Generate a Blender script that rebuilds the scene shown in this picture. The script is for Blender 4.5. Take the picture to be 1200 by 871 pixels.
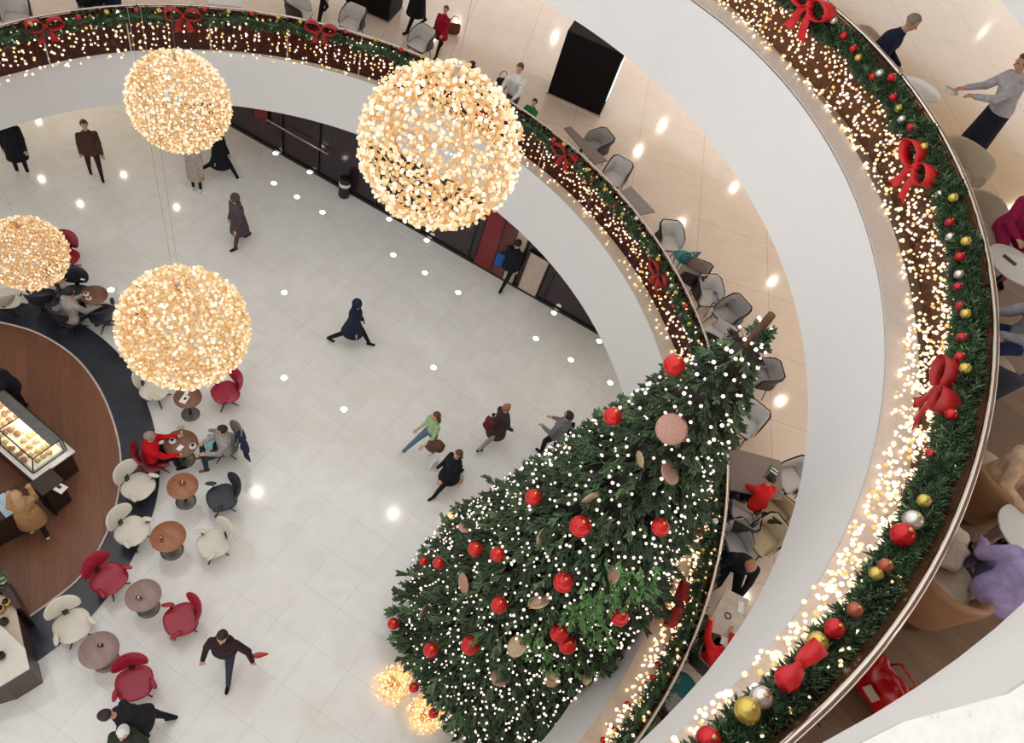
import bpy, bmesh, math, random
import numpy as np
from mathutils import Vector, Matrix
random.seed(7); np.random.seed(7)
for o in list(bpy.data.objects): bpy.data.objects.remove(o)
COL = bpy.context.scene.collection
R = math.radians
# ------------------------------------------------------------------ camera
FO, HC = 870.0, 16.0
CM = np.array([[0.91798479, 0.39661558, 0.0], [0.31016217, -0.71788445, 0.62325063], [0.24719091, -0.5721346, -0.78202216]])
def at(x, y, z):
    r = CM @ np.array([(x-600)/FO, (y-435.5)/FO, 1.0]); k = (z-HC)/r[2]
    return Vector((r[0]*k, r[1]*k, z))
cam = bpy.data.objects.new('camera', bpy.data.cameras.new('camera')); COL.objects.link(cam)
cam.data.sensor_width = 36; cam.data.lens = FO/1200*36; cam.data.clip_start = .05; cam.data.clip_end = 200
rot = Matrix([[CM[i][0], -CM[i][1], -CM[i][2]] for i in range(3)])
cam.matrix_world = Matrix.Translation((0, 0, HC)) @ rot.to_4x4()
bpy.context.scene.camera = cam
sc = bpy.context.scene
sc.view_settings.view_transform = 'Standard'; sc.view_settings.look = 'None'
sc.view_settings.exposure = 0.42; sc.view_settings.gamma = 1; sc.view_settings.use_curve_mapping = False
# ------------------------------------------------------------------ world + lamps
W = bpy.data.worlds.new('world'); sc.world = W; W.use_nodes = True
bg = W.node_tree.nodes['Background']; bg.inputs[0].default_value = (.985, .99, .995, 1); bg.inputs[1].default_value = 1.2
def disk_lamp(loc, power, size=.12, col=(1, .86, .68)):
    l = bpy.data.lights.new('ceiling_downlight', 'AREA'); l.shape = 'DISK'; l.size = size; l.energy = power; l.color = col; l.spread = R(150)
    o = bpy.data.objects.new('ceiling_downlight', l); COL.objects.link(o); o.location = loc; return o
CX, CY = -4.5, 7.0
ZT = {1: 4.6, 2: 10.25, 3: 14.6}; ZF = {1: 4.45, 2: 10.1, 3: 14.45}
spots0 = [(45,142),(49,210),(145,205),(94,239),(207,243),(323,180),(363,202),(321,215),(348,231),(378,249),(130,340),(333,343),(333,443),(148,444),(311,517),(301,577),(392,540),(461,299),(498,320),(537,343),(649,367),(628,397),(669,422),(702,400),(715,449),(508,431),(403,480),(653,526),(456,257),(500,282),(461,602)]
PAINTED_SPOTS = []  # spots with a blocked lamp reflection, built as glowing discs
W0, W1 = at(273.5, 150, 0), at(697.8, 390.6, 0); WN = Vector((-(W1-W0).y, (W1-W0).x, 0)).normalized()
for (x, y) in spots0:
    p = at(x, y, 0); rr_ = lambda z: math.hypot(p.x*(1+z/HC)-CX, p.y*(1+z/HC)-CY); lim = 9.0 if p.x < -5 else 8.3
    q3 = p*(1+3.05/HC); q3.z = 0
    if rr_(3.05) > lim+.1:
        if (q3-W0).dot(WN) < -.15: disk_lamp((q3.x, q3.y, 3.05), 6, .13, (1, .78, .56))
        else: PAINTED_SPOTS.append((x, y))
    elif rr_(5.8) > lim: PAINTED_SPOTS.append((x, y))
    elif rr_(11.4) > 8.4: PAINTED_SPOTS.append((x, y))
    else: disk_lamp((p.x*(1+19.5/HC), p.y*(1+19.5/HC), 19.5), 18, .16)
spots1 = [(535,29),(650,44),(776,147),(748,177),(797,263),(508,42),(590,-40),(860,220),(905,330),(915,470),(900,560),(870,700)]
for i, (x, y) in enumerate(spots1):
    p = at(x, y, ZF[1]); k = 1+(8.7-ZF[1])/(HC-ZF[1]); disk_lamp((p.x*k, p.y*k, 8.7), 20 if i < 7 else 12, .16)
for (x, y) in [(1150, 40), (1180, 250), (1250, 150), (1230, 420), (1240, 620), (1100, 900), (1100, -60)]:
    p = at(x, y, ZF[2]); k = 1+(13.0-ZF[2])/(HC-ZF[2]); disk_lamp((p.x*k, p.y*k, 13.0), 16, .16)

# ------------------------------------------------------------------ materials
def lin(c):
    return tuple((v/12.92 if v <= .04045 else ((v+.055)/1.055)**2.4) for v in [q/255 for q in c])
MC = {}
def mat(name, c, rough=.6, metal=0, var=.12, scale=8, bump=0, spec=.5, sheen=0, emit=None, es=0):
    if name in MC: return MC[name]
    m = bpy.data.materials.new(name); m.use_nodes = True; nt = m.node_tree; b = nt.nodes['Principled BSDF']
    c = lin(c)
    b.inputs['Roughness'].default_value = rough; b.inputs['Metallic'].default_value = metal
    b.inputs['Specular IOR Level'].default_value = spec
    if sheen: b.inputs['Sheen Weight'].default_value = sheen
    tc = nt.nodes.new('ShaderNodeTexCoord'); n = nt.nodes.new('ShaderNodeTexNoise'); n.inputs['Scale'].default_value = scale; n.inputs['Detail'].default_value = 4
    nt.links.new(tc.outputs['Object'], n.inputs['Vector'])
    r = nt.nodes.new('ShaderNodeValToRGB'); r.color_ramp.elements[0].position = .3; r.color_ramp.elements[1].position = .7
    r.color_ramp.elements[0].color = (*[v*(1-var) for v in c], 1); r.color_ramp.elements[1].color = (*[min(1, v*(1+var)) for v in c], 1)
    nt.links.new(n.outputs['Fac'], r.inputs['Fac']); nt.links.new(r.outputs['Color'], b.inputs['Base Color'])
    if bump:
        bp = nt.nodes.new('ShaderNodeBump'); bp.inputs['Strength'].default_value = bump; bp.inputs['Distance'].default_value = .02
        nt.links.new(n.outputs['Fac'], bp.inputs['Height']); nt.links.new(bp.outputs['Normal'], b.inputs['Normal'])
    if emit:
        b.inputs['Emission Color'].default_value = (*lin(emit), 1); b.inputs['Emission Strength'].default_value = es
    MC[name] = m; return m
def cloth(c, rough=.9): return mat('cloth_%d_%d_%d' % c, c, rough, var=.18, scale=14, bump=.25, spec=.25)
def bulbmat(name, c, s):
    m = mat(name, tuple(int(v*.45) for v in c), emit=c, es=s)
    m.cycles.emission_sampling = 'NONE'
    return m
B_WARM = bulbmat('warm_bulb', (255, 222, 176), 1.15)
LB = [bulbmat('ball_bulb_pale', (255, 228, 182), .66), bulbmat('ball_bulb_gold', (242, 198, 134), .56), bulbmat('ball_bulb_cream', (255, 240, 214), .84)]
B_AMBER = bulbmat('amber_bulb', (255, 190, 110), .95)
B_WHITE = bulbmat('white_bulb', (255, 226, 205), 1.5)
B_PINK = bulbmat('pinkish_bulb', (255, 226, 220), 1.7)
def tile_mat(name, c, line, size, ang, off=(0, 0), rough=.16, mortar=.006, spec=.5, var=.05):
    m = bpy.data.materials.new(name); m.use_nodes = True; nt = m.node_tree; b = nt.nodes['Principled BSDF']
    tc = nt.nodes.new('ShaderNodeTexCoord'); mp = nt.nodes.new('ShaderNodeMapping'); mp.vector_type = 'TEXTURE'
    mp.inputs['Rotation'].default_value = (0, 0, ang); mp.inputs['Location'].default_value = (off[0], off[1], 0)
    nt.links.new(tc.outputs['Object'], mp.inputs['Vector'])
    br = nt.nodes.new('ShaderNodeTexBrick'); br.offset = 0; br.squash = 1
    br.inputs['Scale'].default_value = 1; br.inputs['Brick Width'].default_value = size; br.inputs['Row Height'].default_value = size
    br.inputs['Mortar Size'].default_value = mortar; br.inputs['Mortar Smooth'].default_value = .5
    c = lin(c)
    br.inputs['Color1'].default_value = (*[v*(1+var) for v in c], 1); br.inputs['Color2'].default_value = (*[v*(1-var) for v in c], 1); br.inputs['Mortar'].default_value = (*lin(line), 1)
    nt.links.new(mp.outputs['Vector'], br.inputs['Vector'])
    n = nt.nodes.new('ShaderNodeTexNoise'); n.inputs['Scale'].default_value = 1.6; n.inputs['Detail'].default_value = 6; n.inputs['Distortion'].default_value = 1.2
    nt.links.new(tc.outputs['Object'], n.inputs['Vector'])
    r = nt.nodes.new('ShaderNodeValToRGB'); r.color_ramp.elements[0].position = .3; r.color_ramp.elements[0].color = (.93, .92, .9, 1); r.color_ramp.elements[1].position = .65; r.color_ramp.elements[1].color = (1, 1, 1, 1)
    nt.links.new(n.outputs['Fac'], r.inputs['Fac'])
    mx = nt.nodes.new('ShaderNodeMix'); mx.data_type = 'RGBA'; mx.blend_type = 'MULTIPLY'; mx.inputs[0].default_value = 1
    nt.links.new(br.outputs['Color'], mx.inputs[6]); nt.links.new(r.outputs['Color'], mx.inputs[7])
    nt.links.new(mx.outputs[2], b.inputs['Base Color'])
    b.inputs['Roughness'].default_value = rough; b.inputs['Specular IOR Level'].default_value = spec
    return m
def wood_mat(name, c1, c2, ang=0, rough=.35, width=.14, length=1.4):
    m = bpy.data.materials.new(name); m.use_nodes = True; nt = m.node_tree; b = nt.nodes['Principled BSDF']
    tc = nt.nodes.new('ShaderNodeTexCoord'); mp = nt.nodes.new('ShaderNodeMapping'); mp.inputs['Rotation'].default_value = (0, 0, ang)
    nt.links.new(tc.outputs['Object'], mp.inputs['Vector'])
    br = nt.nodes.new('ShaderNodeTexBrick'); br.offset = .37
    br.inputs['Scale'].default_value = 1; br.inputs['Brick Width'].default_value = length; br.inputs['Row Height'].default_value = width; br.inputs['Mortar Size'].default_value = .002
    br.inputs['Color1'].default_value = (*lin(c1), 1); br.inputs['Color2'].default_value = (*lin(c2), 1); br.inputs['Mortar'].default_value = (*[v*.5 for v in lin(c1)], 1)
    nt.links.new(mp.outputs['Vector'], br.inputs['Vector'])
    m2 = nt.nodes.new('ShaderNodeMapping'); m2.inputs['Scale'].default_value = (1, 12, 1); nt.links.new(mp.outputs['Vector'], m2.inputs['Vector'])
    n = nt.nodes.new('ShaderNodeTexNoise'); n.inputs['Scale'].default_value = 2; n.inputs['Detail'].default_value = 6; nt.links.new(m2.outputs['Vector'], n.inputs['Vector'])
    r = nt.nodes.new('ShaderNodeValToRGB'); r.color_ramp.elements[0].color = (.65, .65, .65, 1); r.color_ramp.elements[1].color = (1.15, 1.15, 1.15, 1)
    nt.links.new(n.outputs['Fac'], r.inputs['Fac'])
    mx = nt.nodes.new('ShaderNodeMix'); mx.data_type = 'RGBA'; mx.blend_type = 'MULTIPLY'; mx.inputs[0].default_value = 1
    nt.links.new(br.outputs['Color'], mx.inputs[6]); nt.links.new(r.outputs['Color'], mx.inputs[7]); nt.links.new(mx.outputs[2], b.inputs['Base Color'])
    b.inputs['Roughness'].default_value = rough
    return m
def glass_mat(name, tint, opac, c, rough=.1):
    m = bpy.data.materials.new(name); m.use_nodes = True; nt = m.node_tree; b = nt.nodes['Principled BSDF']; out = nt.nodes['Material Output']
    b.inputs['Base Color'].default_value = (*lin(c), 1); b.inputs['Roughness'].default_value = rough
    t = nt.nodes.new('ShaderNodeBsdfTransparent'); t.inputs[0].default_value = (*lin(tint), 1)
    mx = nt.nodes.new('ShaderNodeMixShader'); mx.inputs[0].default_value = opac
    nt.links.new(t.outputs[0], mx.inputs[1]); nt.links.new(b.outputs[0], mx.inputs[2]); nt.links.new(mx.outputs[0], out.inputs['Surface'])
    return m
def stone_mat(name, c, dark, rough=.35, scale=40, pos=.4):
    m = bpy.data.materials.new(name); m.use_nodes = True; nt = m.node_tree; b = nt.nodes['Principled BSDF']
    tc = nt.nodes.new('ShaderNodeTexCoord'); n = nt.nodes.new('ShaderNodeTexNoise'); n.inputs['Scale'].default_value = scale; n.inputs['Detail'].default_value = 5; n.inputs['Roughness'].default_value = .7
    nt.links.new(tc.outputs['Object'], n.inputs['Vector'])
    r = nt.nodes.new('ShaderNodeValToRGB'); e = r.color_ramp.elements; e[0].position = pos-.1; e[0].color = (*lin(dark), 1); e[1].position = pos; e[1].color = (*[v*.9 for v in lin(c)], 1)
    e2 = e.new(.65); e2.color = (*lin(c), 1)
    nt.links.new(n.outputs['Fac'], r.inputs['Fac']); nt.links.new(r.outputs['Color'], b.inputs['Base Color']); b.inputs['Roughness'].default_value = rough
    return m

# ------------------------------------------------------------------ mesh helpers
class MB:
    def __init__(s): s.v = []; s.f = []; s.m = []
    def add(s, vs, fs, mi=0):
        k = len(s.v); s.v += [tuple(v) for v in vs]; s.f += [tuple(i+k for i in f) for f in fs]; s.m += [mi]*len(fs); return s
    def box(s, c, d, rz=0, mi=0, bev=0, M=None):
        x, y, z = d[0]/2, d[1]/2, d[2]/2
        if bev:
            b = min(bev, x*.9, y*.9, z*.9); pts = []; fs = []
            out = [(-x, -y), (x, -y), (x, y), (-x, y)]
            def ring(dx, zz):
                q = []
                for (px, py) in out:
                    sx = 1 if px > 0 else -1; sy = 1 if py > 0 else -1
                    a = (px-sx*(b+dx), py-sy*dx); bb = (px-sx*dx, py-sy*(b+dx))
                    q += ([bb, a] if sx*sy < 0 and False else ([a, bb] if sx*sy > 0 and False else [a, bb]))
                # order corners ccw
                q2 = []
                for i, (px, py) in enumerate(out):
                    a, bb = q[2*i], q[2*i+1]
                    q2 += [bb, a] if i in (0, 2) else [a, bb]
                return [(p[0], p[1], zz) for p in q2]
            rings = [ring(b*.9, -z), ring(0, -z+b), ring(0, z-b), ring(b*.9, z)]
            for r_ in rings: pts += r_
            for k in range(3):
                for i in range(8): fs.append((k*8+i, k*8+(i+1) % 8, k*8+8+(i+1) % 8, k*8+8+i))
            fs += [tuple(range(7, -1, -1)), tuple(range(24, 32))]
        else:
            pts = [(-x, -y, -z), (x, -y, -z), (x, y, -z), (-x, y, -z), (-x, -y, z), (x, -y, z), (x, y, z), (-x, y, z)]
            fs = [(0, 3, 2, 1), (4, 5, 6, 7), (0, 1, 5, 4), (1, 2, 6, 5), (2, 3, 7, 6), (3, 0, 4, 7)]
        if M is None: M = Matrix.Rotation(rz, 4, 'Z')
        c = Vector(c); return s.add([c + M @ Vector(p) for p in pts], fs, mi)
    def tube(s, path, r, n=8, mi=0, cap=True, sx=1, closed=False):
        P = [Vector(p) for p in path]; L = len(P); vs = []; fs = []
        rr = r if isinstance(r, (list, tuple)) else [r]*L
        up = Vector((0, 0, 1)); prevx = None
        for i in range(L):
            if closed: t = P[(i+1) % L]-P[i-1]
            else: t = P[min(i+1, L-1)]-P[max(i-1, 0)]
            if t.length < 1e-9: t = Vector((0, 0, 1))
            t.normalize()
            if prevx is None:
                x = t.cross(up)
                if x.length < .05: x = Vector((1, 0, 0)) - t*t.x
            else: x = prevx - t*prevx.dot(t)
            x.normalize(); prevx = x; y = t.cross(x)
            for k in range(n):
                a = 2*math.pi*k/n; vs.append(P[i] + (x*math.cos(a)*sx + y*math.sin(a))*rr[i])
        for i in range(L if closed else L-1):
            j = (i+1) % L
            for k in range(n): fs.append((i*n+k, i*n+(k+1) % n, j*n+(k+1) % n, j*n+k))
        if cap and not closed: fs += [tuple(range(n-1, -1, -1)), tuple((L-1)*n+k for k in range(n))]
        return s.add(vs, fs, mi)
    def sphere(s, c, r, nu=12, nv=8, mi=0, M=None, sc3=(1, 1, 1)):
        c = Vector(c); vs = [Vector((0, 0, r*sc3[2]))]; fs = []
        for j in range(1, nv):
            ph = math.pi*j/nv
            for i in range(nu):
                a = 2*math.pi*i/nu; vs.append(Vector((r*sc3[0]*math.sin(ph)*math.cos(a), r*sc3[1]*math.sin(ph)*math.sin(a), r*sc3[2]*math.cos(ph))))
        vs.append(Vector((0, 0, -r*sc3[2])))
        for i in range(nu): fs.append((0, 1+i, 1+(i+1) % nu))
        for j in range(nv-2):
            for i in range(nu):
                a = 1+j*nu+i; b = 1+j*nu+(i+1) % nu; fs.append((a, a+nu, b+nu, b))
        e = len(vs)-1
        for i in range(nu): fs.append((e, e-nu+(i+1) % nu, e-nu+i))
        if M is not None: vs = [M @ v for v in vs]
        return s.add([c+v for v in vs], fs, mi)
    def lathe(s, prof, n=24, c=(0, 0, 0), mi=0, sy=1):
        c = Vector(c); vs = []; fs = []
        for (r, z) in prof:
            for k in range(n):
                a = 2*math.pi*k/n; vs.append(c+Vector((r*math.cos(a), r*math.sin(a)*sy, z)))
        for i in range(len(prof)-1):
            for k in range(n): fs.append((i*n+k, i*n+(k+1) % n, (i+1)*n+(k+1) % n, (i+1)*n+k))
        fs += [tuple(range(n-1, -1, -1)), tuple((len(prof)-1)*n+k for k in range(n))]
        return s.add(vs, fs, mi)
    def prism(s, poly, z0, z1, mi=0):
        n = len(poly); vs = [(p[0], p[1], z0) for p in poly]+[(p[0], p[1], z1) for p in poly]
        fs = [tuple(range(n-1, -1, -1)), tuple(range(n, 2*n))]+[(i, (i+1) % n, n+(i+1) % n, n+i) for i in range(n)]
        return s.add(vs, fs, mi)
    def pillow(s, fn, n=3.0, nr=6, na=28, e=.55, mi=0):
        # superellipse disc (u,v) with a rounded profile; fn maps (u,v,w) to xyz, w in [-1,1]
        vs = []; fs = []
        for side in (1, -1):
            for j in range(nr):
                rad = math.sin(math.pi/2*j/nr) if j else 0.0
                w = side*max(0, 1-rad**2)**e
                for k in range(na):
                    a = 2*math.pi*k/na; ca, sa = math.cos(a), math.sin(a)
                    q = (abs(ca)**n+abs(sa)**n)**(-1/n)
                    vs.append(Vector(fn(rad*q*ca, rad*q*sa, w)))
        b = len(vs)
        for k in range(na):
            a = 2*math.pi*k/na; ca, sa = math.cos(a), math.sin(a); q = (abs(ca)**n+abs(sa)**n)**(-1/n)
            vs.append(Vector(fn(q*ca, q*sa, 0)))
        for sd, side in enumerate((1, -1)):
            o = sd*nr*na
            for j in range(nr):
                for k in range(na):
                    k2 = (k+1) % na
                    A, B = o+j*na+k, o+j*na+k2
                    C, D = (o+(j+1)*na+k2, o+(j+1)*na+k) if j < nr-1 else (b+k2, b+k)
                    fs.append((D, C, B, A) if side == 1 else (A, B, C, D))
        return s.add(vs, fs, mi)
    def build(s, name, m, parent=None, smooth=False, loc=None):
        me = bpy.data.meshes.new(name)
        me.from_pydata([tuple(v) for v in s.v], [], s.f)
        ms = m if isinstance(m, (list, tuple)) else [m]
        for q in ms: me.materials.append(q)
        if len(ms) > 1: me.polygons.foreach_set('material_index', s.m)
        if smooth: me.polygons.foreach_set('use_smooth', [True]*len(me.polygons))
        me.validate(); me.update()
        o = bpy.data.objects.new(name, me); COL.objects.link(o)
        if parent is not None: o.parent = parent
        if loc is not None: o.location = loc
        return o
def tag(o, label, cat, group=None, kind=None):
    if label: o['label'] = label
    if cat: o['category'] = cat
    if group: o['group'] = group
    if kind: o['kind'] = kind
    return o
def thing(name, label, cat, loc=(0, 0, 0), rz=0, group=None):
    o = bpy.data.objects.new(name, None); COL.objects.link(o); o.location = loc; o.rotation_euler = (0, 0, rz); o.empty_display_size = .1
    return tag(o, label, cat, group)
def struct(o): o['kind'] = 'structure'; return o
def copy_tree(o, parent=None):
    c = o.copy(); COL.objects.link(c); c.parent = parent
    for ch in list(o.children): copy_tree(ch, c)
    return c
def heading(px, z, vx):          # rotation about z that turns +Y towards the direction vx seen from px
    a = at(px[0], px[1], z); b = at(px[0]+vx[0], px[1]+vx[1], z); d = b-a
    return math.atan2(-d.x, d.y)
def icos():
    bm = bmesh.new(); bmesh.ops.create_icosphere(bm, subdivisions=1, radius=1)
    v = np.array([q.co[:] for q in bm.verts]); f = np.array([[q.index for q in p.verts] for p in bm.faces]); bm.free(); return v, f
ICV, ICF = icos()
def inst_mesh(name, V, F, pts, scales, mats, midx=None, rots=None, smooth=False):
    pts = np.asarray(pts, float); n = len(pts); scales = np.broadcast_to(np.asarray(scales, float).reshape(-1, 1) if np.ndim(scales) == 1 else scales, (n, 3) if np.ndim(scales) == 2 else (n, 1))
    P = V[None]*scales[:, None, :]
    if rots is not None: P = np.einsum('nij,nkj->nki', rots, P)
    P = (P+pts[:, None]).reshape(-1, 3)
    nf, kf = F.shape
    Fa = (F[None]+(np.arange(n)*len(V))[:, None, None]).reshape(-1, kf)
    me = bpy.data.meshes.new(name); me.vertices.add(len(P)); me.vertices.foreach_set('co', P.ravel())
    me.loops.add(Fa.size); me.loops.foreach_set('vertex_index', Fa.ravel().astype(np.int32))
    me.polygons.add(len(Fa)); me.polygons.foreach_set('loop_start', (np.arange(len(Fa))*kf).astype(np.int32))
    for m in (mats if isinstance(mats, (list, tuple)) else [mats]): me.materials.append(m)
    if midx is not None: me.polygons.foreach_set('material_index', np.repeat(midx, nf).astype(np.int32))
    if smooth: me.polygons.foreach_set('use_smooth', np.ones(len(Fa), bool))
    me.update(calc_edges=True); me.validate()
    return me
def linkmesh(name, me, parent=None):
    o = bpy.data.objects.new(name, me); COL.objects.link(o)
    if parent is not None: o.parent = parent
    return o
BULBM = {}
def bulbs(root, pts, rad, mats, midx, campos=None):
    """100 nearest bulbs as parts, the rest as one stuff part"""
    pts = np.asarray(pts); loc = np.array(root.location)
    c = (np.array([0, 0, HC]) if campos is None else np.array(campos))-loc
    d = np.linalg.norm(pts-c, axis=1); o = np.argsort(d); a, b = o[:100], o[100:]
    for i in a:
        key = (mats[midx[i]].name, round(float(rad[i])*500))
        if key not in BULBM:
            BULBM[key] = inst_mesh('bulb', ICV, ICF, [[0, 0, 0]], np.array([key[1]/500]), [mats[midx[i]]], smooth=True)
        q = linkmesh('bulb', BULBM[key], root); q.location = pts[i]
    if len(b):
        q = linkmesh('bulb_swarm', inst_mesh('bulb_swarm', ICV, ICF, pts[b], rad[b], mats, midx[b], smooth=True), root); q['kind'] = 'stuff'

# ------------------------------------------------------------------ the atrium rings
EDGE = {
 '1l': [(155,9.15),(147,9.26),(137,9.2),(123,9.14),(105,8.9),(71,8.23),(62,8.29),(53,8.22),(42,8.09),(29,8.06),(0,8.1),(-25,8.2)],
 '1t': [(153,9.03),(146,9.14),(136,9.19),(123,9.2),(106,9.13),(99,9.01),(73,8.66),(63,8.69),(51,8.51),(41,8.38),(28,8.36),(2,8.38),(-10,8.43),(-21,8.39),(-26,8.5)],
 '1h': [(152,8.89),(141,8.98),(130,9.16),(118,9.23),(106,9.19),(91,9.25),(80,9.03),(70,8.98),(60,8.88),(52,8.84),(44,8.81),(36,8.73),(31,8.76),(26,8.79),(12,8.77),(4,8.76),(-2,8.8),(-7,8.82),(-13,8.82),(-17,8.84),(-25,8.87)],
 '2l': [(75,8.09),(70,8.16),(58,8.22),(49,8.27),(38,8.23),(29,8.27),(23,8.33),(16,8.41),(8,8.42),(-1,8.44),(-8,8.5),(-17,8.46),(-22,8.47),(-30,8.5)],
 '2t': [(55,8.45),(49,8.68),(40,8.7),(31,8.64),(24,8.68),(14,8.62),(7,8.59),(0,8.54),(-6,8.54),(-14,8.53),(-21,8.5),(-28,8.48),(-33,8.47),(-36,8.47)],
 '2h': [(42,9.16),(34,9.35),(25,9.31),(17,9.3),(8,9.14),(0,9.07),(-6,9.0),(-10,8.96),(-17,8.9),(-22,8.87),(-27,8.82),(-32,8.79),(-36,8.78)],
 '3l': [(-43,8.54),(-39,8.6),(-36,8.63),(-33,8.7)],
 '3t': [(-49,8.4),(-48,8.42),(-47,8.45)]}
POLY = {}
for k_, v_ in EDGE.items():
    t_ = np.radians([q[0] for q in v_]); r_ = [q[1] for q in v_]
    POLY[k_] = (np.polyfit(t_, r_, 4 if len(v_) > 12 else (5 if k_ == '1l' else 1)), t_.min(), t_.max())
def rad(k, th):
    p, a, b = POLY[k]; return float(np.polyval(p, min(max(th, a), b)))
def rp(k, deg, z, dr=0):
    th = R(deg); r = rad(k, th)+dr; return Vector((CX+r*math.cos(th), CY+r*math.sin(th), z))
def ringstrip(degs, f1, f2, flip=False):
    mb = MB(); vs = []; fs = []
    for d in degs: vs += [f1(d), f2(d)]
    for i in range(len(degs)-1):
        q = (2*i, 2*i+2, 2*i+3, 2*i+1); fs.append(q[::-1] if flip else q)
    return mb.add(vs, fs)
def ringsolid(degs, sect):
    # sect(deg) -> closed list of points; lofted along the ring
    mb = MB(); n = len(sect(degs[0])); vs = []; fs = []
    for d in degs: vs += sect(d)
    for i in range(len(degs)-1):
        for k in range(n): fs.append((i*n+k, i*n+(k+1) % n, (i+1)*n+(k+1) % n, (i+1)*n+k))
    fs += [tuple(range(n-1, -1, -1)), tuple((len(degs)-1)*n+k for k in range(n))]
    return mb.add(vs, fs)
def raycyl(px, py, k, dr, deg=False):
    """point where the sight line of a pixel meets ring k (offset dr)"""
    best = None
    for z in np.linspace(ZT[int(k[0])]-.6, ZT[int(k[0])]+1.4, 201):
        p = at(px, py, z); th = math.atan2(p.y-CY, p.x-CX); e = abs(math.hypot(p.x-CX, p.y-CY)-rad(k, th)-dr)
        if best is None or e < best[0]: best = (e, p, th)
    return best[1], best[2]

# ---- ground floor
M_FLOOR = tile_mat('ground_tiles', (236, 235, 231), (212, 210, 204), .9, -.2, (-1.52, 4.15), .085, .006, .6, .012)
o = MB().box((-3, 9, -.05), (44, 40, .1)).build('floor', M_FLOOR); struct(o); o.location = (0, 0, 0)
M_FASCIA = mat('white_fascia_plaster', (222, 220, 218), .6, var=.012, scale=1.2)
M_GROOVE = mat('dark_joint', (70, 62, 58), .7)
M_LEDGE1 = stone_mat('ledge_stone_lower', (205, 190, 172), (150, 130, 110), .3, 14, .35)
M_LEDGE2 = stone_mat('ledge_stone_upper', (208, 196, 186), (165, 148, 135), .3, 16, .36)
M_LEDGE3 = stone_mat('ledge_stone_near', (208, 203, 196), (95, 88, 82), .4, 26, .37)
M_BFLOOR = tile_mat('balcony_tiles', (232, 213, 197), (200, 174, 156), 1.9, .12, (1, 16), .1, .01, .55, .012)
M_BFLOOR2 = tile_mat('upper_balcony_tiles', (228, 202, 168), (198, 168, 135), 1.9, .3, (1, 16), .12, .01, .5, .012)
M_CEIL = mat('ceiling_white', (225, 220, 212), .8, var=.02)
spans = {1: (-62, 262), 2: (-62, 262), 3: (-75, 262)}
for lv in (1, 2, 3):
    a, b = spans[lv]; D = list(np.arange(a, b+.1, 2.5 if lv < 3 else 2)); z = ZT[lv]; tb = 1.5
    kl, kt = '%dl' % lv, '%dt' % lv
    sec = lambda d: [rp(kt, d, z-.03), rp(kt, d, z-.03, .25), rp(kl, d, z-tb, .3), rp(kl, d, z-tb)]
    struct(ringsolid(D, sec).build('balcony_fascia', M_FASCIA, smooth=False))
    struct(ringsolid(D, lambda d: [rp(kt, d, z-.032, .012), rp(kt, d, z-.006, .012), rp(kt, d, z-.006, .3), rp(kt, d, z-.032, .3)]).build('trim_%d' % lv, M_GROOVE))
    wl = .42 if lv < 3 else .7
    struct(ringsolid(D, lambda d: [rp(kt, d, z-.006, -.01), rp(kt, d, z+.02, -.01), rp(kt, d, z+.02, wl), rp(kt, d, z-.006, wl)]).build('balcony_ledge', {1: M_LEDGE1, 2: M_LEDGE2, 3: M_LEDGE3}[lv]))
    fl = ringsolid(D, lambda d: [rp(kt, d, ZF[lv], .25), rp(kt, d, ZF[lv], 12), rp(kt, d, ZF[lv]-.3, 12), rp(kt, d, ZF[lv]-.3, .25)])
    struct(fl.build('balcony_floor', M_BFLOOR if lv == 1 else M_BFLOOR2))
    struct(ringsolid(D, lambda d: [rp(kl, d, z-tb+.02, .25), rp(kl, d, z-tb+.1, .25), rp(kl, d, z-tb+.1, 12), rp(kl, d, z-tb+.02, 12)]).build('ceiling', M_CEIL))
# upper level: dark oak floor along the cafe side
M_OAK2 = wood_mat('brown_oak_planks', (138, 112, 90), (120, 96, 76), .5, .4, .2, 1.6)
aw = at(1150, 168, ZF[2]); tw = math.degrees(math.atan2(aw.y-CY, aw.x-CX))
struct(ringsolid(list(np.arange(-60, tw+.1, 2)), lambda d: [rp('2t', d, ZF[2]+.012, .42), rp('2t', d, ZF[2]+.012, 1.4+3.2*min(1, max(0, (tw-d)/30))**.6), rp('2t', d, ZF[2]+.001, 1.4+3.2*min(1, max(0, (tw-d)/30))**.6), rp('2t', d, ZF[2]+.001, .42)]).build('floor_oak', M_OAK2))

# ---- ground cafe island floor
M_SLATE = mat('slate_floor', (50, 54, 64), .22, var=.35, scale=1.2)
M_WALNUT = wood_mat('walnut_floor', (136, 88, 62), (122, 78, 54), .9, .35, .22, 1.8)
M_EDGE = mat('white_floor_trim', (222, 205, 200), .5)
def pxpoly(pts, z): return [tuple(at(x, y, z)[:2]) for x, y in pts]
def smoothpoly(P, n=8, closed=False):
    P = [Vector((p[0], p[1], 0)) for p in P]; out = []
    L = len(P)
    for i in range(L-1):
        p0, p1, p2, p3 = P[max(i-1, 0)], P[i], P[i+1], P[min(i+2, L-1)]
        for k in range(n):
            t = k/n; out.append(.5*((2*p1)+(-p0+p2)*t+(2*p0-5*p1+4*p2-p3)*t*t+(-p0+3*p1-3*p2+p3)*t**3))
    out.append(P[-1]); return [(q.x, q.y) for q in out]
inner = smoothpoly(pxpoly([(-130, 372), (-60, 369), (0, 379), (45, 392), (85, 417), (112, 449), (130, 486), (141, 530), (140, 575), (126, 625), (97, 674), (60, 706), (27, 729)], 0))
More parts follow.
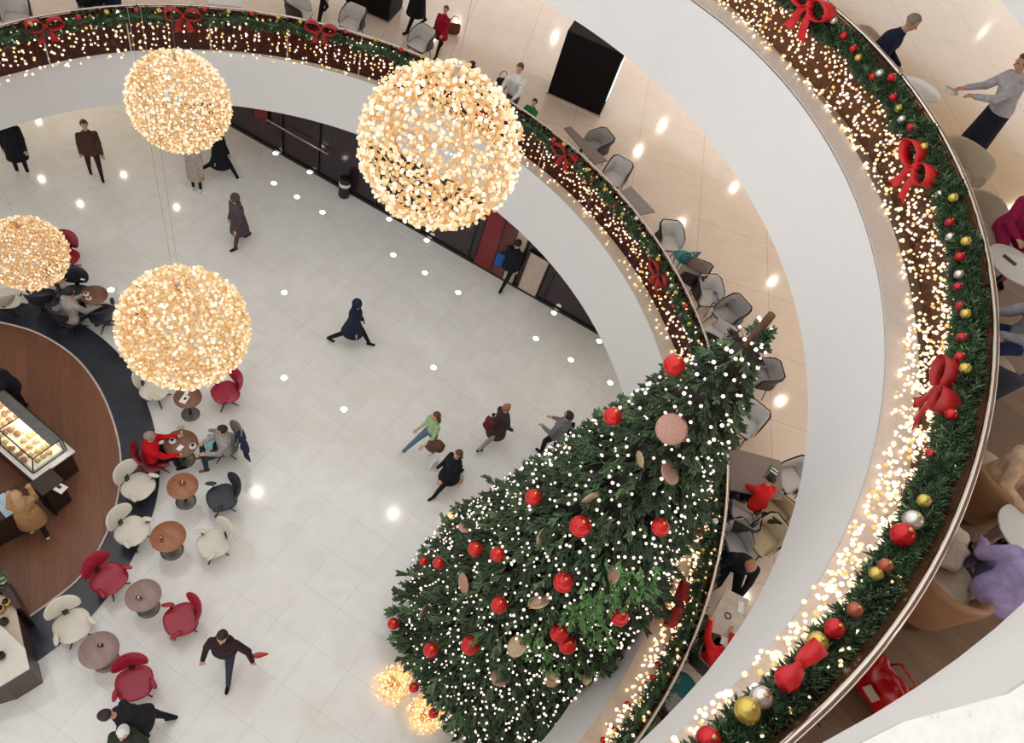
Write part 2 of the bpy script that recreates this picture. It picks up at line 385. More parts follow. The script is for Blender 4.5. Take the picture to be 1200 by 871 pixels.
outer = smoothpoly(pxpoly([(-130, 345), (-60, 343), (0, 352), (55, 362), (108, 388), (150, 428), (174, 478), (184, 520), (187, 560), (180, 600), (163, 640), (137, 685), (95, 735), (34, 783)], 0))
far = pxpoly([(-60, 850), (-300, 760), (-320, 420)], 0)
struct(MB().prism((outer+far)[::-1], .0, .02).build('floor_slate', M_SLATE))
struct(MB().prism((inner+pxpoly([(-60, 790), (-300, 700), (-300, 420)], 0))[::-1], .02, .045).build('floor_walnut', M_WALNUT))
struct(MB().tube([(p[0], p[1], .045) for p in inner], .022, 6).build('trim_4', M_EDGE))

# ------------------------------------------------------------------ shop front under the lower balcony
M_SHOP = mat('dark_shop_glass', (52, 38, 44), .12, var=.25, scale=.8)
M_SHOPFR = mat('black_shop_frame', (22, 18, 20), .4)
M_BEIGE = mat('beige_shop_panel', (196, 178, 160), .5)
M_RED = mat('red_panel', (120, 14, 22), .35, var=.2)
M_STEEL = mat('brushed_steel', (190, 180, 172), .28, metal=1)
M_BLACK = mat('black_paint', (20, 19, 21), .4)
M_WHITE = mat('white_plastic', (228, 226, 222), .45, var=.03)
s0, s1 = at(273.5, 150, 0), at(697.8, 390.6, 0); sd = (s1-s0).normalized(); sn = Vector((-sd.y, sd.x, 0)); sa = math.atan2(sd.y, sd.x)
s0 = s0-sd*3
Ls = (s1-s0).length+.6
def sp(t, off, z): return s0+sd*t+sn*off+Vector((0, 0, z))
w = MB().box((Ls/2, .15, 1.54), (Ls, .2, 3.08)).build('wall_shopfront', M_SHOP); w.location = s0; w.rotation_euler = (0, 0, sa); struct(w)
w = MB().box((Ls/2, .02, .05), (Ls, .05, .1)).build('baseboard_shopfront', M_SHOPFR); w.location = s0; w.rotation_euler = (0, 0, sa); struct(w)
def shop_t(px, py): return (at(px, py, 0)-s0).dot(sd)
for i, (x, y) in enumerate([(330, 182), (372, 205), (440, 243), (492, 273), (548, 303), (635, 354)]):
    t = shop_t(x, y); q = MB().box((0, .03, 1.54), (.06, .08, 3.08)).build('trim_%d' % (5+i), M_SHOPFR); q.location = sp(t, 0, 0); q.rotation_euler = (0, 0, sa); struct(q)
def shop_panel(name, t, wd, h, m, label, cat, z0=.1, dep=.03):
    q = thing(name, label, cat, sp(t, 0, 0), sa)
    MB().box((0, -.01, z0+h/2), (wd, dep, h), bev=.008).build('panel', m, q)
    f = MB()
    for sx in (-1, 1): f.box((sx*(wd/2+.02), -.015, z0+h/2), (.04, dep+.03, h))
    f.box((0, -.015, z0+h+.02), (wd+.08, dep+.03, .04)); f.build('frame', M_SHOPFR, q); return q
shop_panel('red_banner', shop_t(560, 311)+.35, .95, 2.7, M_RED, 'dark red panel in the shop front below the big glowing ball', 'banner')
shop_panel('red_banner', shop_t(310, 170)-.1, .5, 2.6, M_RED, 'small dark red panel in the shop front beside the upper left glowing ball', 'banner', .9)
shop_panel('door_light_panel', shop_t(583, 325)+.12, .75, 2.6, M_BEIGE, 'beige lit doorway panel behind the shopper with the blue bag', 'door')  # light of the doorway painted as a beige panel
shop_panel('door_light_panel', shop_t(612, 342)+.12, .6, 1.5, M_BEIGE, 'beige painted reflection panel right of the shopper with the blue bag', 'door')  # beige floor reflection painted as a panel
# beige poster pillar
pp = at(409, 224, 0); q = thing('poster_pillar', 'beige pillar with small dark posters in front of the dark shop window', 'pillar', pp+sn*.2, sa)
MB().box((0, 0, 1.5), (.8, .3, 3.0), bev=.01).build('panel', M_BEIGE, q)
for i, (x, z) in enumerate([(-.2, 2.2), (.05, 2.2), (.25, 2.15), (0, 1.75), (.2, 1.7)]):
    MB().box((x, -.165, z), (.16, .012, .26)).build('poster', mat('poster_%d' % (i % 2), [(70, 60, 56), (120, 105, 95)][i % 2]), q)
q = thing('litter_bin', 'black litter bin with white band beside the beige poster pillar', 'bin', pp-sn*.28, sa)
MB().lathe([(.16, 0), (.17, .05), (.17, .68), (.15, .7)], 20).build('body', M_BLACK, q, True)
MB().lathe([(.174, .42), (.174, .54)], 20).build('band', M_WHITE, q, True)
q = thing('pale_bar', 'long pale bar across the dark shop glass near the pillar', 'handrail', sp(shop_t(350, 193), -.08, 0), sa)  # pale bar on two brackets before the shop glass
MB().tube([(-1.1, 0, 1.1), (1.1, 0, 1.1)], .025, 8).build('rail', M_STEEL, q, True)
for sx in (-.9, .9): MB().tube([(sx, 0, 1.1), (sx, .1, 1.1)], .015, 6).build('bracket', M_STEEL, q)

# ------------------------------------------------------------------ glass balustrades
M_RAIL = mat('polished_steel_rail', (205, 190, 178), .18, metal=1, var=.03)
M_GL = {1: glass_mat('tinted_glass_lower', (165, 110, 92), .45, (72, 36, 26), .15), 2: glass_mat('tinted_glass_upper', (200, 170, 145), .38, (118, 84, 62), .2)}
RD = {1: (-62, 158), 2: (-62, 60)}
for lv in (1, 2):
    kh = '%dh' % lv; z = ZT[lv]; a, b = RD[lv]
    t = thing('glass_balustrade', ['', 'curved tinted glass balustrade with thin pale rail round the lower balcony', 'curved tinted glass balustrade with thick steel rail round the near upper balcony'][lv], 'balustrade', (CX, CY, z))
    off = Vector((CX, CY, z)); D = np.arange(a, b+.1, 1.5)
    MB().tube([rp(kh, d, z+1.1)-off for d in D], (.036 if lv == 2 else .026), 10).build('handrail', M_RAIL, t, True)
    step = 11
    for d0 in np.arange(a, b-1, step):
        dd = np.linspace(d0+.12, min(d0+step-.12, b), 6)
        ringsolid(dd, lambda d: [rp(kh, d, z+.02, -.03)-off, rp(kh, d, z+.02, -.015)-off, rp(kh, d, z+1.06, -.015)-off, rp(kh, d, z+1.06, -.03)-off]).build('glass_panel', M_GL[lv], t)
        MB().box(rp(kh, d0, z+.55, .0)-off, (.02, .05, 1.06), rz=R(d0)).build('post', M_RAIL, t)

# ------------------------------------------------------------------ festive string lights hung on the glass
def curtain(lv, n, label, rads, matlist, wts, dz=(.03, .95)):
    kh = '%dh' % lv; z = ZT[lv]; a, b = RD[lv]
    t = thing('string_lights', label, 'string lights', (CX, CY, z)); off = Vector((CX, CY, z)); pts = []
    w = MB(); d = a+2; cnt = 0
    while d < b-1:
        L = random.uniform(.55, 1)*(dz[1]-dz[0]); top = dz[1]; path = []
        k = int(L/.11)+1; dr = -.045-random.random()*.05
        for i in range(k+1):
            zz = top-L*i/k; path.append(rp(kh, d+random.gauss(0, .12), z+zz, dr-(.1*(1-zz) if random.random() < .3 else 0))-off)
        w.tube(path, .004, 3, cap=False)
        for p in path:
            if random.random() < .8: pts.append(p+Vector((random.gauss(0, .015), random.gauss(0, .015), random.gauss(0, .03))))
        d += random.choice([.35, .5, .6, .75, .9])*n
    for i in range(int((60 if lv == 1 else 160)*(b-a)/60)):     # ends resting on the ledge
        d = random.uniform(a+2, b-1); pts.append(rp(kh, d, z+.045, -random.uniform(.04, .3))-off)
    for i in range(450 if lv == 1 else 900):        # strings draped from the garland over the ledge
        d = random.uniform(-48, 4) if i % 8 else random.uniform(-20, b-2); u = random.random(); u = round(u*9)/9+random.gauss(0, .02)
        pts.append(rp(kh, d, z+.05+max(0, .62*(1-u)), -.09-(.26 if lv == 2 else .18)*u+random.gauss(0, .02))-off)
    w.build('wire', M_WIRE, t)
    pts = np.array([tuple(p) for p in pts]); mi = np.random.choice(len(matlist), len(pts), p=wts)
    bulbs(t, pts, np.random.uniform(rads[0], rads[1], len(pts)), matlist, mi)
    return t
M_WIRE = mat('copper_wire', (96, 48, 32), .5)
curtain(1, 1.25, 'dense curtain of warm string lights on the lower balcony glass', (.019, .033), [B_WARM, B_WHITE, B_AMBER], [.45, .35, .2])
curtain(2, .62, 'curtain of warm string lights on the near upper balcony glass', (.014, .029), [B_WARM, B_WHITE, B_AMBER], [.5, .4, .1], (.02, .82))

# ------------------------------------------------------------------ garlands
M_FIR = mat('garland_fir', (60, 84, 54), .75, var=.5, scale=6)
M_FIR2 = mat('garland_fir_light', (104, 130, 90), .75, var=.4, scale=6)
def sprig_mesh(nf, L, r, spread, droop=0, seed=1, ks=4):
    """one sprig along +X: a stem with nf tapering fingers; returns vertex and face arrays"""
    rnd = random.Random(seed); V = []; F = []
    def finger(p, d, l, r):
        d = d.normalized(); x = d.cross(Vector((0, 0, 1))); x = x.normalized() if x.length > .01 else Vector((1, 0, 0)); y = d.cross(x); k = len(V)
        for (t, s) in ((0, .55), (.45, 1), (1, .3)):
            for a in range(ks):
                an = 2*math.pi*a/ks; V.append(p+d*l*t+(x*math.cos(an)+y*math.sin(an))*r*s)
        for j in range(2):
            for a in range(ks):
                q = k+j*ks
                F.append((q+a, q+(a+1) % ks, q+ks+(a+1) % ks)); F.append((q+a, q+ks+(a+1) % ks, q+ks+a))
    finger(Vector((0, 0, 0)), Vector((1, 0, 0)), L, r*.8)
    for i in range(nf):
        t = .12+.8*i/nf; a = rnd.uniform(0, 2*math.pi); s = spread*rnd.uniform(.7, 1.1)
        finger(Vector((L*t, 0, 0)), Vector((1, s*math.cos(a), s*math.sin(a)*.8-droop)), L*rnd.uniform(.35, .6), r)
    return np.array([tuple(v) for v in V]), np.array(F)
def frame_from(x, roll):
    x = x.normalized(); up = Vector((0, 0, 1)); y = up.cross(x)
    if y.length < .05: y = Vector((0, 1, 0))
    y.normalize(); z = x.cross(y); c, s = math.cos(roll), math.sin(roll)
    y2 = y*c+z*s; z2 = x.cross(y2)
    return np.array([[x[i], y2[i], z2[i]] for i in range(3)])
def garland(lv, label, zc0, dr, rg, n, size):
    kh = '%dh' % lv; z = ZT[lv]; a, b = RD[lv]; t = thing('fir_garland', label, 'garland', (CX, CY, z)); off = Vector((CX, CY, z))
    pts = []; rots = []; sc_ = []
    for i in range(n):
        d = random.uniform(a+1, b-1); ang = random.uniform(0, 2*math.pi); r = rg*(1+.18*math.sin(d*1.7)); zc = zc0-(.14*min(1, max(0, (0-d)/30)) if lv == 2 else 0)
        c = rp(kh, d, z+zc+.04*math.sin(d*.9), dr)-off; o_ = (Vector((math.cos(R(d)), math.sin(R(d)), 0))*math.cos(ang)+Vector((0, 0, 1))*math.sin(ang))
        pts.append(tuple(c+o_*r*random.uniform(.2, .55))); tg = Vector((-math.sin(R(d)), math.cos(R(d)), 0))*random.uniform(-.9, .9)
        rots.append(frame_from(o_+tg, random.uniform(0, 6.28))); sc_.append(size*random.uniform(.8, 1.25))
    V, F = sprig_mesh(7, 1, .085, .8, seed=3, ks=3)
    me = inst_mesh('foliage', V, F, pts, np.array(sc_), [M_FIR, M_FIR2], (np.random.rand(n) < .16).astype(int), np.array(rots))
    linkmesh('foliage', me, t)
    D = np.arange(a+1, b-1, 1.5); MB().tube([rp(kh, d, z+zc0-(.14*min(1, max(0, (0-d)/30)) if lv == 2 else 0)+.04*math.sin(d*.9), dr)-off for d in D], rg*.55, 8).build('core', M_FIR, t, True)
    return t
garland(1, 'thin dark green fir garland along the lower balcony rail', .88, -.07, .12, 4200, .13)
garland(2, 'thick dark green fir garland along the near upper balcony rail', .88, -.13, .15, 9000, .115)

# ---- baubles
def shiny(name, c, rough=.22, metal=.35): return mat(name, c, rough, metal=metal, var=.06)
BAU = {'r': shiny('red_bauble', (196, 26, 38)), 'g': shiny('gold_bauble', (206, 182, 92), .25, .6), 's': shiny('silver_bauble', (215, 210, 205), .2, .7), 'c': shiny('copper_bauble', (170, 92, 70), .3, .5)}
CN = {'r': 'red', 'g': 'gold', 's': 'silver', 'c': 'copper'}
BPROTO = {}
def bauble(c, p, r, label, group):
    if c not in BPROTO:
        t = thing('bauble', label, 'bauble', p)
        MB().sphere((0, 0, 0), 1, 20, 12).build('ball', BAU[c], t, True)
        MB().lathe([(.2, .94), (.2, 1.14), (.06, 1.16)], 10).build('cap', BAU['g'], t, True); BPROTO[c] = t
    else: t = copy_tree(BPROTO[c])
    t.location = p; t.scale = (r, r, r); tag(t, label, 'bauble', group); return t
def near(label_fn, pts): return pts
B2 = [('r',967,20),('r',989,42),('r',1000,57),('r',1045,91),('r',1047,114),('r',1068,149),('r',1023,90),('r',1113,261),('r',1089,217),('g',1083,172),('g',1117,232),('g',1132,283),('g',1053,127),('g',1006,68),('s',977,24),('s',1031,86),('s',1057,140),('s',1101,228),('s',1114,278),('r',1125,301),('r',1123,337),('r',1126,359),('r',1127,396),('r',1125,419),('g',1132,368),('g',1131,432),('s',1124,322),('r',1115,486),('r',1092,533),('g',1083,587),('r',1058,627),('s',1070,610),('c',1038,663),('g',1027,673),('r',978,737),('g',958,753),('r',923,796),('s',892,818),('g',876,833),('c',1002,715),('r',830,867)]
BIG = {(1058,627): .1, (923,796): .09, (876,833): .09, (978,737): .075, (958,753): .08, (830,867): .085, (1070,610): .085, (892,818): .08}
lm2 = ['beside the topmost bow', 'above the round white table', 'above the red bow at mid height', 'beside the big lit patch', 'level with the white cafe table', 'above the lower dark red bow', 'beside the dark red bow', 'beside the tan tub chair', 'next to the red bag', 'at the bottom end']
def zone(y):
    for v, s in ((40, 'by the topmost bow'), (110, 'beside the man in navy'), (170, 'beside the waiter'), (215, 'just above the bright red bow'), (270, 'just below the bright red bow'), (345, 'beside the table with a phone'), (400, 'beside the navy jeans'), (450, 'just above the dark red bow'), (510, 'just below the dark red bow'), (600, 'beside the beige jumper'), (690, 'beside the tan tub chair'), (770, 'below the tan tub chair'), (830, 'near the red bag'), (900, 'at the lower end')):
        if y < v: return s
ordn = ['uppermost', 'second', 'third', 'fourth', 'fifth']
seen = {}
for c, x, y in sorted(B2, key=lambda q: q[2]):
    k = (c, zone(y)); seen[k] = seen.get(k, 0)+1
tot = dict(seen); seen = {}
for c, x, y in sorted(B2, key=lambda q: q[2]):
    k = (c, zone(y)); i = seen.get(k, 0); seen[k] = i+1
    p, th = raycyl(x, y, '2h', -.27)
    lab = ('%s %s bauble on the near garland %s' % (ordn[i], CN[c], zone(y))) if tot[k] > 1 else ('%s bauble on the near garland %s' % (CN[c], zone(y)))
    bauble(c, p, BIG.get((x, y), .058), lab, 'baubles on the near upper garland')
B1 = [('g',661,169),('g',688,199),('g',709,222),('g',730,251),('s',746,256),('r',694,211),('r',649,164),('r',720,242),('g',771,304),('s',787,335),('g',792,343),('r',803,359),('r',790,358),('g',808,380),('g',834,537),('r',834,548),('r',829,597),('r',822,622),('r',822,635),('s',838,611),('g',824,646),('r',814,675),('r',771,779),('r',765,795),('r',735,826),('s',722,841),('r',716,852),('r',707,868),('g',36,28),('r',92,20),('g',125,14),('r',160,12),('g',186,12),('r',240,11),('g',268,13),('r',295,16),('g',326,20),('g',352,25),('r',405,37),('g',440,46),('r',470,58),('g',494,66)]
def zone1(x, y):
    if y < 75: return ['above the far left stretch', 'above the upper left glowing ball', 'right of the upper left glowing ball', 'before the big glowing ball'][0 if x < 140 else 1 if x < 260 else 2 if x < 380 else 3]
    if y < 185: return 'by the long narrow table'
    if y < 260: return 'by the grey square table'
    if y < 350: return 'by the teal chair'
    if y < 500: return 'just above the tree top'
    if y < 600: return 'beside the child in red'
    if y < 660: return 'beside the bald man in black'
    if y < 760: return 'by the large red bow'
    return 'at the bottom end'
tot = {}; seen = {}
for c, x, y in B1: tot[(c, zone1(x, y))] = tot.get((c, zone1(x, y)), 0)+1
for c, x, y in sorted(B1, key=lambda q: (q[0], q[1] if q[2] < 380 else 1000+q[2])):
    k = (c, zone1(x, y)); i = seen.get(k, 0); seen[k] = i+1; p, th = raycyl(x, y, '1h', -.2)
    lab = ('%s small %s bauble on the lower garland %s' % (['first', 'second', 'third', 'fourth', 'fifth', 'sixth'][i], CN[c], zone1(x, y))) if tot[k] > 1 else ('small %s bauble on the lower garland %s' % (CN[c], zone1(x, y)))
    bauble(c, p, .052, lab, 'baubles on the lower garland')

# ---- bows
M_BOW = {0: mat('bright_red_ribbon', (205, 20, 28), .5, var=.15), 1: mat('dark_red_ribbon', (168, 14, 20), .5, var=.2)}
def bow(px, py, k, s, mi, label, tails=1.0, dr=-.3, roll=0):
    p, th = raycyl(px, py, k, dr); t = thing('ribbon_bow', label, 'bow', p, th+math.pi/2); t.rotation_euler = (0, roll, th+math.pi/2)
    # local x runs along the rail, local +y points outwards to the glass... the bow faces -y... towards the void
    for sx in (-1, 1):
        q = MB(); path = []
        vs = []; fs = []; n = 16; w = .13
        for i in range(n+1):
            a = 2*math.pi*i/n*.92+.25; lx = sx*(.28-.28*math.cos(a)); lz = .17*math.sin(a)*(1 if math.cos(a) < .8 else .5)
            hw = w*(.65+1.2*abs(math.sin(a/2)))
            for yy in (-1, 1): vs.append((lx, .03+yy*hw*.7, lz+.08*abs(math.sin(a/2))))
        for i in range(n): fs.append((2*i, 2*i+1, 2*i+3, 2*i+2))
        q.add([Vector(v)*s for v in vs], fs); o_ = q.build('loop', M_BOW[mi], t, True)
        sm = o_.modifiers.new('thick', 'SOLIDIFY'); sm.thickness = .008
    MB().sphere((0, .03*s, 0), .085*s, 10, 8, sc3=(1, 1.1, .9)).build('knot', M_BOW[mi], t, True)
    for sx in (-1, 1):
        vs = []; fs = []; n = 8
        for i in range(n+1):
            u = i/n; cx = sx*(.05+.2*u+.03*math.sin(5*u)); z_ = -.06-.55*u*tails; wv = .075+.05*u; y_ = .03+.03*math.sin(6*u+sx)
            vs += [((cx-wv), y_, z_+(.05 if i == n and sx > 0 else 0)), (cx, y_+.012, z_+(.07 if i == n else 0)), ((cx+wv), y_, z_)]
        for i in range(n):
            for j in (0, 1): fs.append((3*i+j, 3*i+j+1, 3*i+4+j, 3*i+3+j))
        q = MB().add([Vector(v)*s for v in vs], fs); o_ = q.build('tail', M_BOW[mi], t, True)
        sm = o_.modifiers.new('thick', 'SOLIDIFY'); sm.thickness = .008
    return t
bow(950, 6, '2h', .85, 0, 'bright red ribbon bow at the top of the near garland')
bow(1076, 196, '2h', .78, 0, 'bright red ribbon bow below the gold bauble beside the waiter')
bow(1106, 458, '2h', .7, 1, 'dark red ribbon bow beside the navy jeans on the near garland', 1.1)
bow(938, 782, '2h', .38, 0, 'small red ribbon bow near the red bag on the near garland', .5)
for (x, y, s, l) in [(52, 30, .8, 'dark red bow at the far left of the lower garland'), (214, 18, .85, 'dark red bow above the upper left glowing ball'), (376, 34, .8, 'dark red bow between the two upper glowing balls'), (556, 128, .7, 'dark red bow behind the big glowing ball'), (663, 182, .8, 'dark red bow by the long narrow table on the lower garland'), (773, 322, .8, 'dark red bow beside the teal chair on the lower garland'), (797, 712, .95, 'large dark red bow beside the bald man in black'), (826, 430, .6, 'red bow half hidden behind the tree top')]:
    bow(x, y, '1h', s*.82, 1, l, dr=-.16)

# ------------------------------------------------------------------ hanging balls of lights
M_TWIG = mat('lit_gold_twig', (214, 172, 120), .5, metal=.1, emit=(255, 190, 120), es=.08)  # twigs glow faintly themselves, as if lit by the bulbs
def light_ball(px, py, dpx, D, n, label, ztop, cables=2, mats=None, wts=None, tw_=210):
    # distance from the apparent size
    u = CM @ np.array([(px-600)/FO, (py-435.5)/FO, 1.0]); dep = FO*D/dpx
    c = Vector(tuple(u*dep))+Vector((0, 0, HC)); t = thing('light_ball', label, 'light ball', c); r = D/2
    f = MB()
    for i in range(tw_):
        ax = Vector((random.gauss(0, 1), random.gauss(0, 1), random.gauss(0, 1))).normalized(); x = ax.cross(Vector((.3, .2, 1))).normalized(); y = ax.cross(x)
        a0 = random.uniform(0, 6.28); al = random.uniform(.7, 2.0); rr = r*random.uniform(.93, .99)
        f.tube([(x*math.cos(a0+al*k/9)+y*math.sin(a0+al*k/9))*rr for k in range(10)], .008, 3, cap=False)
    for k in range(3):
        ax = Vector((math.cos(k*1.05), math.sin(k*1.05), 0)); y = Vector((0, 0, 1)); f.tube([(ax*math.cos(a)+y*math.sin(a))*r*.95 for a in np.linspace(0, 6.28, 40)], .012, 5, cap=False)
    f.build('twig_frame', M_TWIG, t)
    hub = MB(); hub.tube([(0, 0, r*.9), (0, 0, r+.1)], .025, 8); hub.build('hanger', M_STEEL, t)
    for s_ in np.linspace(-.12, .12, cables) if cables > 1 else [0]:
        MB().tube([(s_*.3, 0, r+.05), (s_, 0, ztop-c.z)], .0022, 4).build('cable', M_STEEL, t)
    k = np.arange(n)+.5; ph = np.arccos(1-2*k/n); th = np.pi*(1+5**.5)*k
    P = np.stack([np.cos(th)*np.sin(ph), np.sin(th)*np.sin(ph), np.cos(ph)], 1)
    P += np.random.normal(0, .028, P.shape); P /= np.linalg.norm(P, axis=1)[:, None]; P *= (r*np.random.uniform(.94, 1.03, n))[:, None]
    mi = np.random.choice(3, n, p=wts or [.5, .25, .25])
    bulbs(t, P, np.random.uniform(.014, .026, n)*(D/1.4), LB, mi)
    return t
light_ball(516, 173, 188, 1.4, 2000, 'largest glowing ball of warm lights hanging before the dark shop front', 22, 1, tw_=120)
light_ball(216, 384, 143, 1.4, 2600, 'glowing ball of warm lights hanging over the cafe tables', 22, 2, wts=[.45, .4, .15])
light_ball(210, 120, 113, 1.4, 2300, 'glowing ball of warm lights hanging before the upper left balcony', 22, 2)
light_ball(32, 297, 86, 1.3, 1700, 'smallest glowing ball of lights at the left edge of the picture', 22, 1, wts=[.45, .4, .15])

# ------------------------------------------------------------------ christmas tree
TX, TY, TH_ = 2.2, 5.95, 11.15
M_PINE = mat('pine_needles', (66, 86, 60), .7, var=.4, scale=3)
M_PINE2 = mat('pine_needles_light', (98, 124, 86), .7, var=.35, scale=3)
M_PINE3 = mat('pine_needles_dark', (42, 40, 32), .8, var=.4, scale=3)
M_BARK = mat('brown_bark', (92, 62, 42), .85, var=.3, bump=.6)
tree = thing('christmas_tree', 'tall decorated christmas tree rising from the ground floor past the balconies', 'christmas tree', (TX, TY, 0))
MB().tube([(0, 0, .05), (0, 0, 6), (0, 0, 10.5), (.0, 0, TH_-.08)], [.16, .11, .05, .045], 12).build('trunk', M_BARK, tree, True)
def cone_r(z):       # radius of the crown
    u = 1-z/TH_
    return 2.62*(u**.88)*(1 if z > .9 else .82+.2*z)
sV, sF = sprig_mesh(9, 1, .1, .85, seed=11, ks=3)
N = 10500; pts = []; rots = []; scs = []; mi = []
for i in range(N):
    u = random.random(); z = TH_*(1-math.sqrt(u*.985+.0008))+.35*0
    z = max(.45, z); a = random.uniform(0, 2*math.pi); lay = random.random()**.6
    cl = 1+.08*math.sin(a*5+z*3)+.08*math.sin(z*6.5+a*2)+random.gauss(0, .03)
    r = max(.03, cone_r(z)*cl*(.55+.4*lay)); sc1 = .16+.15*cone_r(z)/2.6
    dirv = Vector((math.cos(a), math.sin(a), -.18-.25*random.random()+(1.5 if z > TH_-.5 else 0))); dirv += Vector((random.gauss(0, .25), random.gauss(0, .25), random.gauss(0, .18)))
    r = max(.02, r-sc1*.35); pts.append((r*math.cos(a), r*math.sin(a), z)); rots.append(frame_from(dirv, random.uniform(0, 6.28))); scs.append(sc1*random.uniform(.8, 1.2))
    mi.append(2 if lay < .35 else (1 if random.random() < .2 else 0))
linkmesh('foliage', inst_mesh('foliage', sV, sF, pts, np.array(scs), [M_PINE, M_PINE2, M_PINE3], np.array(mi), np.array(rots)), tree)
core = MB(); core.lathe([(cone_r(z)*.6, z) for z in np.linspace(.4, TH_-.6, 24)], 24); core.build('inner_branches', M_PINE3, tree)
MB().lathe([(.55, 0), (.6, .04), (.6, .3), (.5, .36)], 24).build('stand', M_BLACK, tree, True)
# lights on the tree
t = thing('string_lights', 'small pinkish white string lights wound round the christmas tree', 'string lights', (TX, TY, 0)); P = []; w = MB(); path = []
zz = .5; a = 0.0
while zz < TH_-.3:
    r = cone_r(zz)*(1.0+.05*math.sin(a*3)+random.uniform(-.07, .05)); P.append((r*math.cos(a), r*math.sin(a), zz+random.uniform(-.06, .06)))
    if len(P) % 2: path.append(P[-1])
    da = .085/max(r, .12)*random.choice([.6, .8, 1, 1.4]); a += da; zz += da*.18/6.283*random.uniform(.7, 1.3)*1.3
w.tube(path, .004, 3, cap=False).build('wire', M_PINE3, t)
P = np.array(P); keep = np.random.rand(len(P)) < .62; P = P[keep]
bulbs(t, P, np.random.uniform(.016, .026, len(P)), [B_PINK, B_WHITE], np.random.choice(2, len(P), p=[.6, .4]))
print('tree bulbs', len(P))
def tree_hit(px, py, off=0.0):
    r = CM @ np.array([(px-600)/FO, (py-435.5)/FO, 1.0])
    for k in np.linspace(3, 22, 800):
        p = r*k+np.array([0, 0, HC]); 
        if 0 < p[2] < TH_ and math.hypot(p[0]-TX, p[1]-TY) < cone_r(p[2])*1.0+off: return Vector(tuple(p))
    return None
gp = []; gr = []  # patch of the tree lit greenish, painted as lighter green sprigs
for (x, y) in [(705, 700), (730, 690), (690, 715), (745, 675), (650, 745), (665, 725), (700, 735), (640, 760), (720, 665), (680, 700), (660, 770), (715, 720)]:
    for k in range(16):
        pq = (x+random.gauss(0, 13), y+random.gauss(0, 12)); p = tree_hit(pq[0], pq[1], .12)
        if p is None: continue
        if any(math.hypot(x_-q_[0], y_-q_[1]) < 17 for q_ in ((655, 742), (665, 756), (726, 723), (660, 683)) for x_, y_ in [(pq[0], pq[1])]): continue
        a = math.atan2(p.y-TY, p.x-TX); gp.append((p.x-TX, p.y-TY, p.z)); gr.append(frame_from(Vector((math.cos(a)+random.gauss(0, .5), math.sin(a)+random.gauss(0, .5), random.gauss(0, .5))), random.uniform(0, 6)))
linkmesh('lit_tips', inst_mesh('lit_tips', sV, sF, gp, np.random.uniform(.12, .2, len(gp)), [mat('green_lit_tips', (112, 158, 96), .6, var=.3)], None, np.array(gr)), tree)
TB = [(790,428,13,'large red ball at the very top of the tree beside the balcony rail'),(718,488,11,'red ball on the tree above the man with the backpack'),(680,617,13,'big red ball in the middle of the upper tree'),(774,618,11,'red ball on the right edge of the tree by the balcony'),(625,583,10,'red ball on the left edge of the tree below the walkers'),(660,683,12,'red ball right below the tree centre'),(585,709,10,'red ball in the centre of the lower tree'),(557,644,9,'left of two close red balls high on the left of the tree'),(583,650,9,'right of two close red balls high on the left of the tree'),(514,660,7,'small red ball near the left outline of the tree'),(461,731,7,'small dull red ball at the leftmost outline of the tree'),(505,762,9,'red ball low on the left of the tree'),(551,757,11,'red ball low in the middle of the tree'),(655,742,11,'upper red ball of a touching pair inside the bright green patch'),(665,756,11,'lower red ball of a touching pair inside the bright green patch'),(726,723,11,'red ball at the right lower outline of the tree by the fascia'),(485,806,6,'dark red ball beside the golden glow at the tree foot'),(508,836,6,'small red ball at the lowest left outline of the tree'),(496,658,5,'tiny red ball at the upper left outline of the tree')]
M_TBALL = shiny('red_tree_ball', (205, 30, 30), .25, .2)
pro = None
for (x, y, rpx, l) in TB:
    p = tree_hit(x, y, .2) or at(x, y, 1.0)
    dep = float((CM.T @ (np.array(p)-np.array([0, 0, HC])))[2]); r = rpx*dep/FO
    if pro is None:
        b = pro = thing('tree_ball', l, 'ball ornament', p); MB().sphere((0, 0, 0), 1, 24, 14).build('ball', M_TBALL, b, True); MB().lathe([(.16, .95), (.16, 1.12), (.05, 1.14)], 10).build('cap', BAU['g'], b, True)
    else: b = copy_tree(pro)
    b.location = p; b.scale = (r, r, r); tag(b, l, 'ball ornament', 'red balls on the christmas tree')
M_DISC = mat('glitter_disc', (186, 142, 126), .5, metal=.35, var=.25, scale=60, bump=.3); M_DISC2 = mat('champagne_disc', (196, 170, 138), .4, metal=.5, var=.2, scale=40)
TD = [(787,503,19,0,.1,'large round rose glitter disc near the tree top'),(785,555,14,0,.9,'rose glitter disc tilted below the large one near the tree top'),(750,538,10,1,1.2,'narrow champagne disc left of the rose discs near the tree top'),(692,583,11,1,1.3,'edge-on champagne disc in the upper tree'),(635,628,11,1,1.2,'narrow dull disc above the middle of the tree'),(543,684,12,0,1.1,'upright rose disc at the left of the tree'),(632,705,14,1,1.0,'tilted champagne disc right of the central red ball'),(606,757,14,1,.7,'champagne disc low in the centre of the tree'),(497,716,10,1,1.3,'edge-on pale disc near the left outline of the tree'),(586,794,11,0,.4,'rose brown disc near the bottom of the tree'),(688,795,8,1,.8,'small pale disc at the lower right of the tree'),(545,618,8,0,.6,'small rose disc at the upper left outline of the tree'),(720,672,12,0,.9,'copper disc beside the green patch by the fascia'),(647,797,9,1,.5,'small dull disc near the bottom right of the tree')]
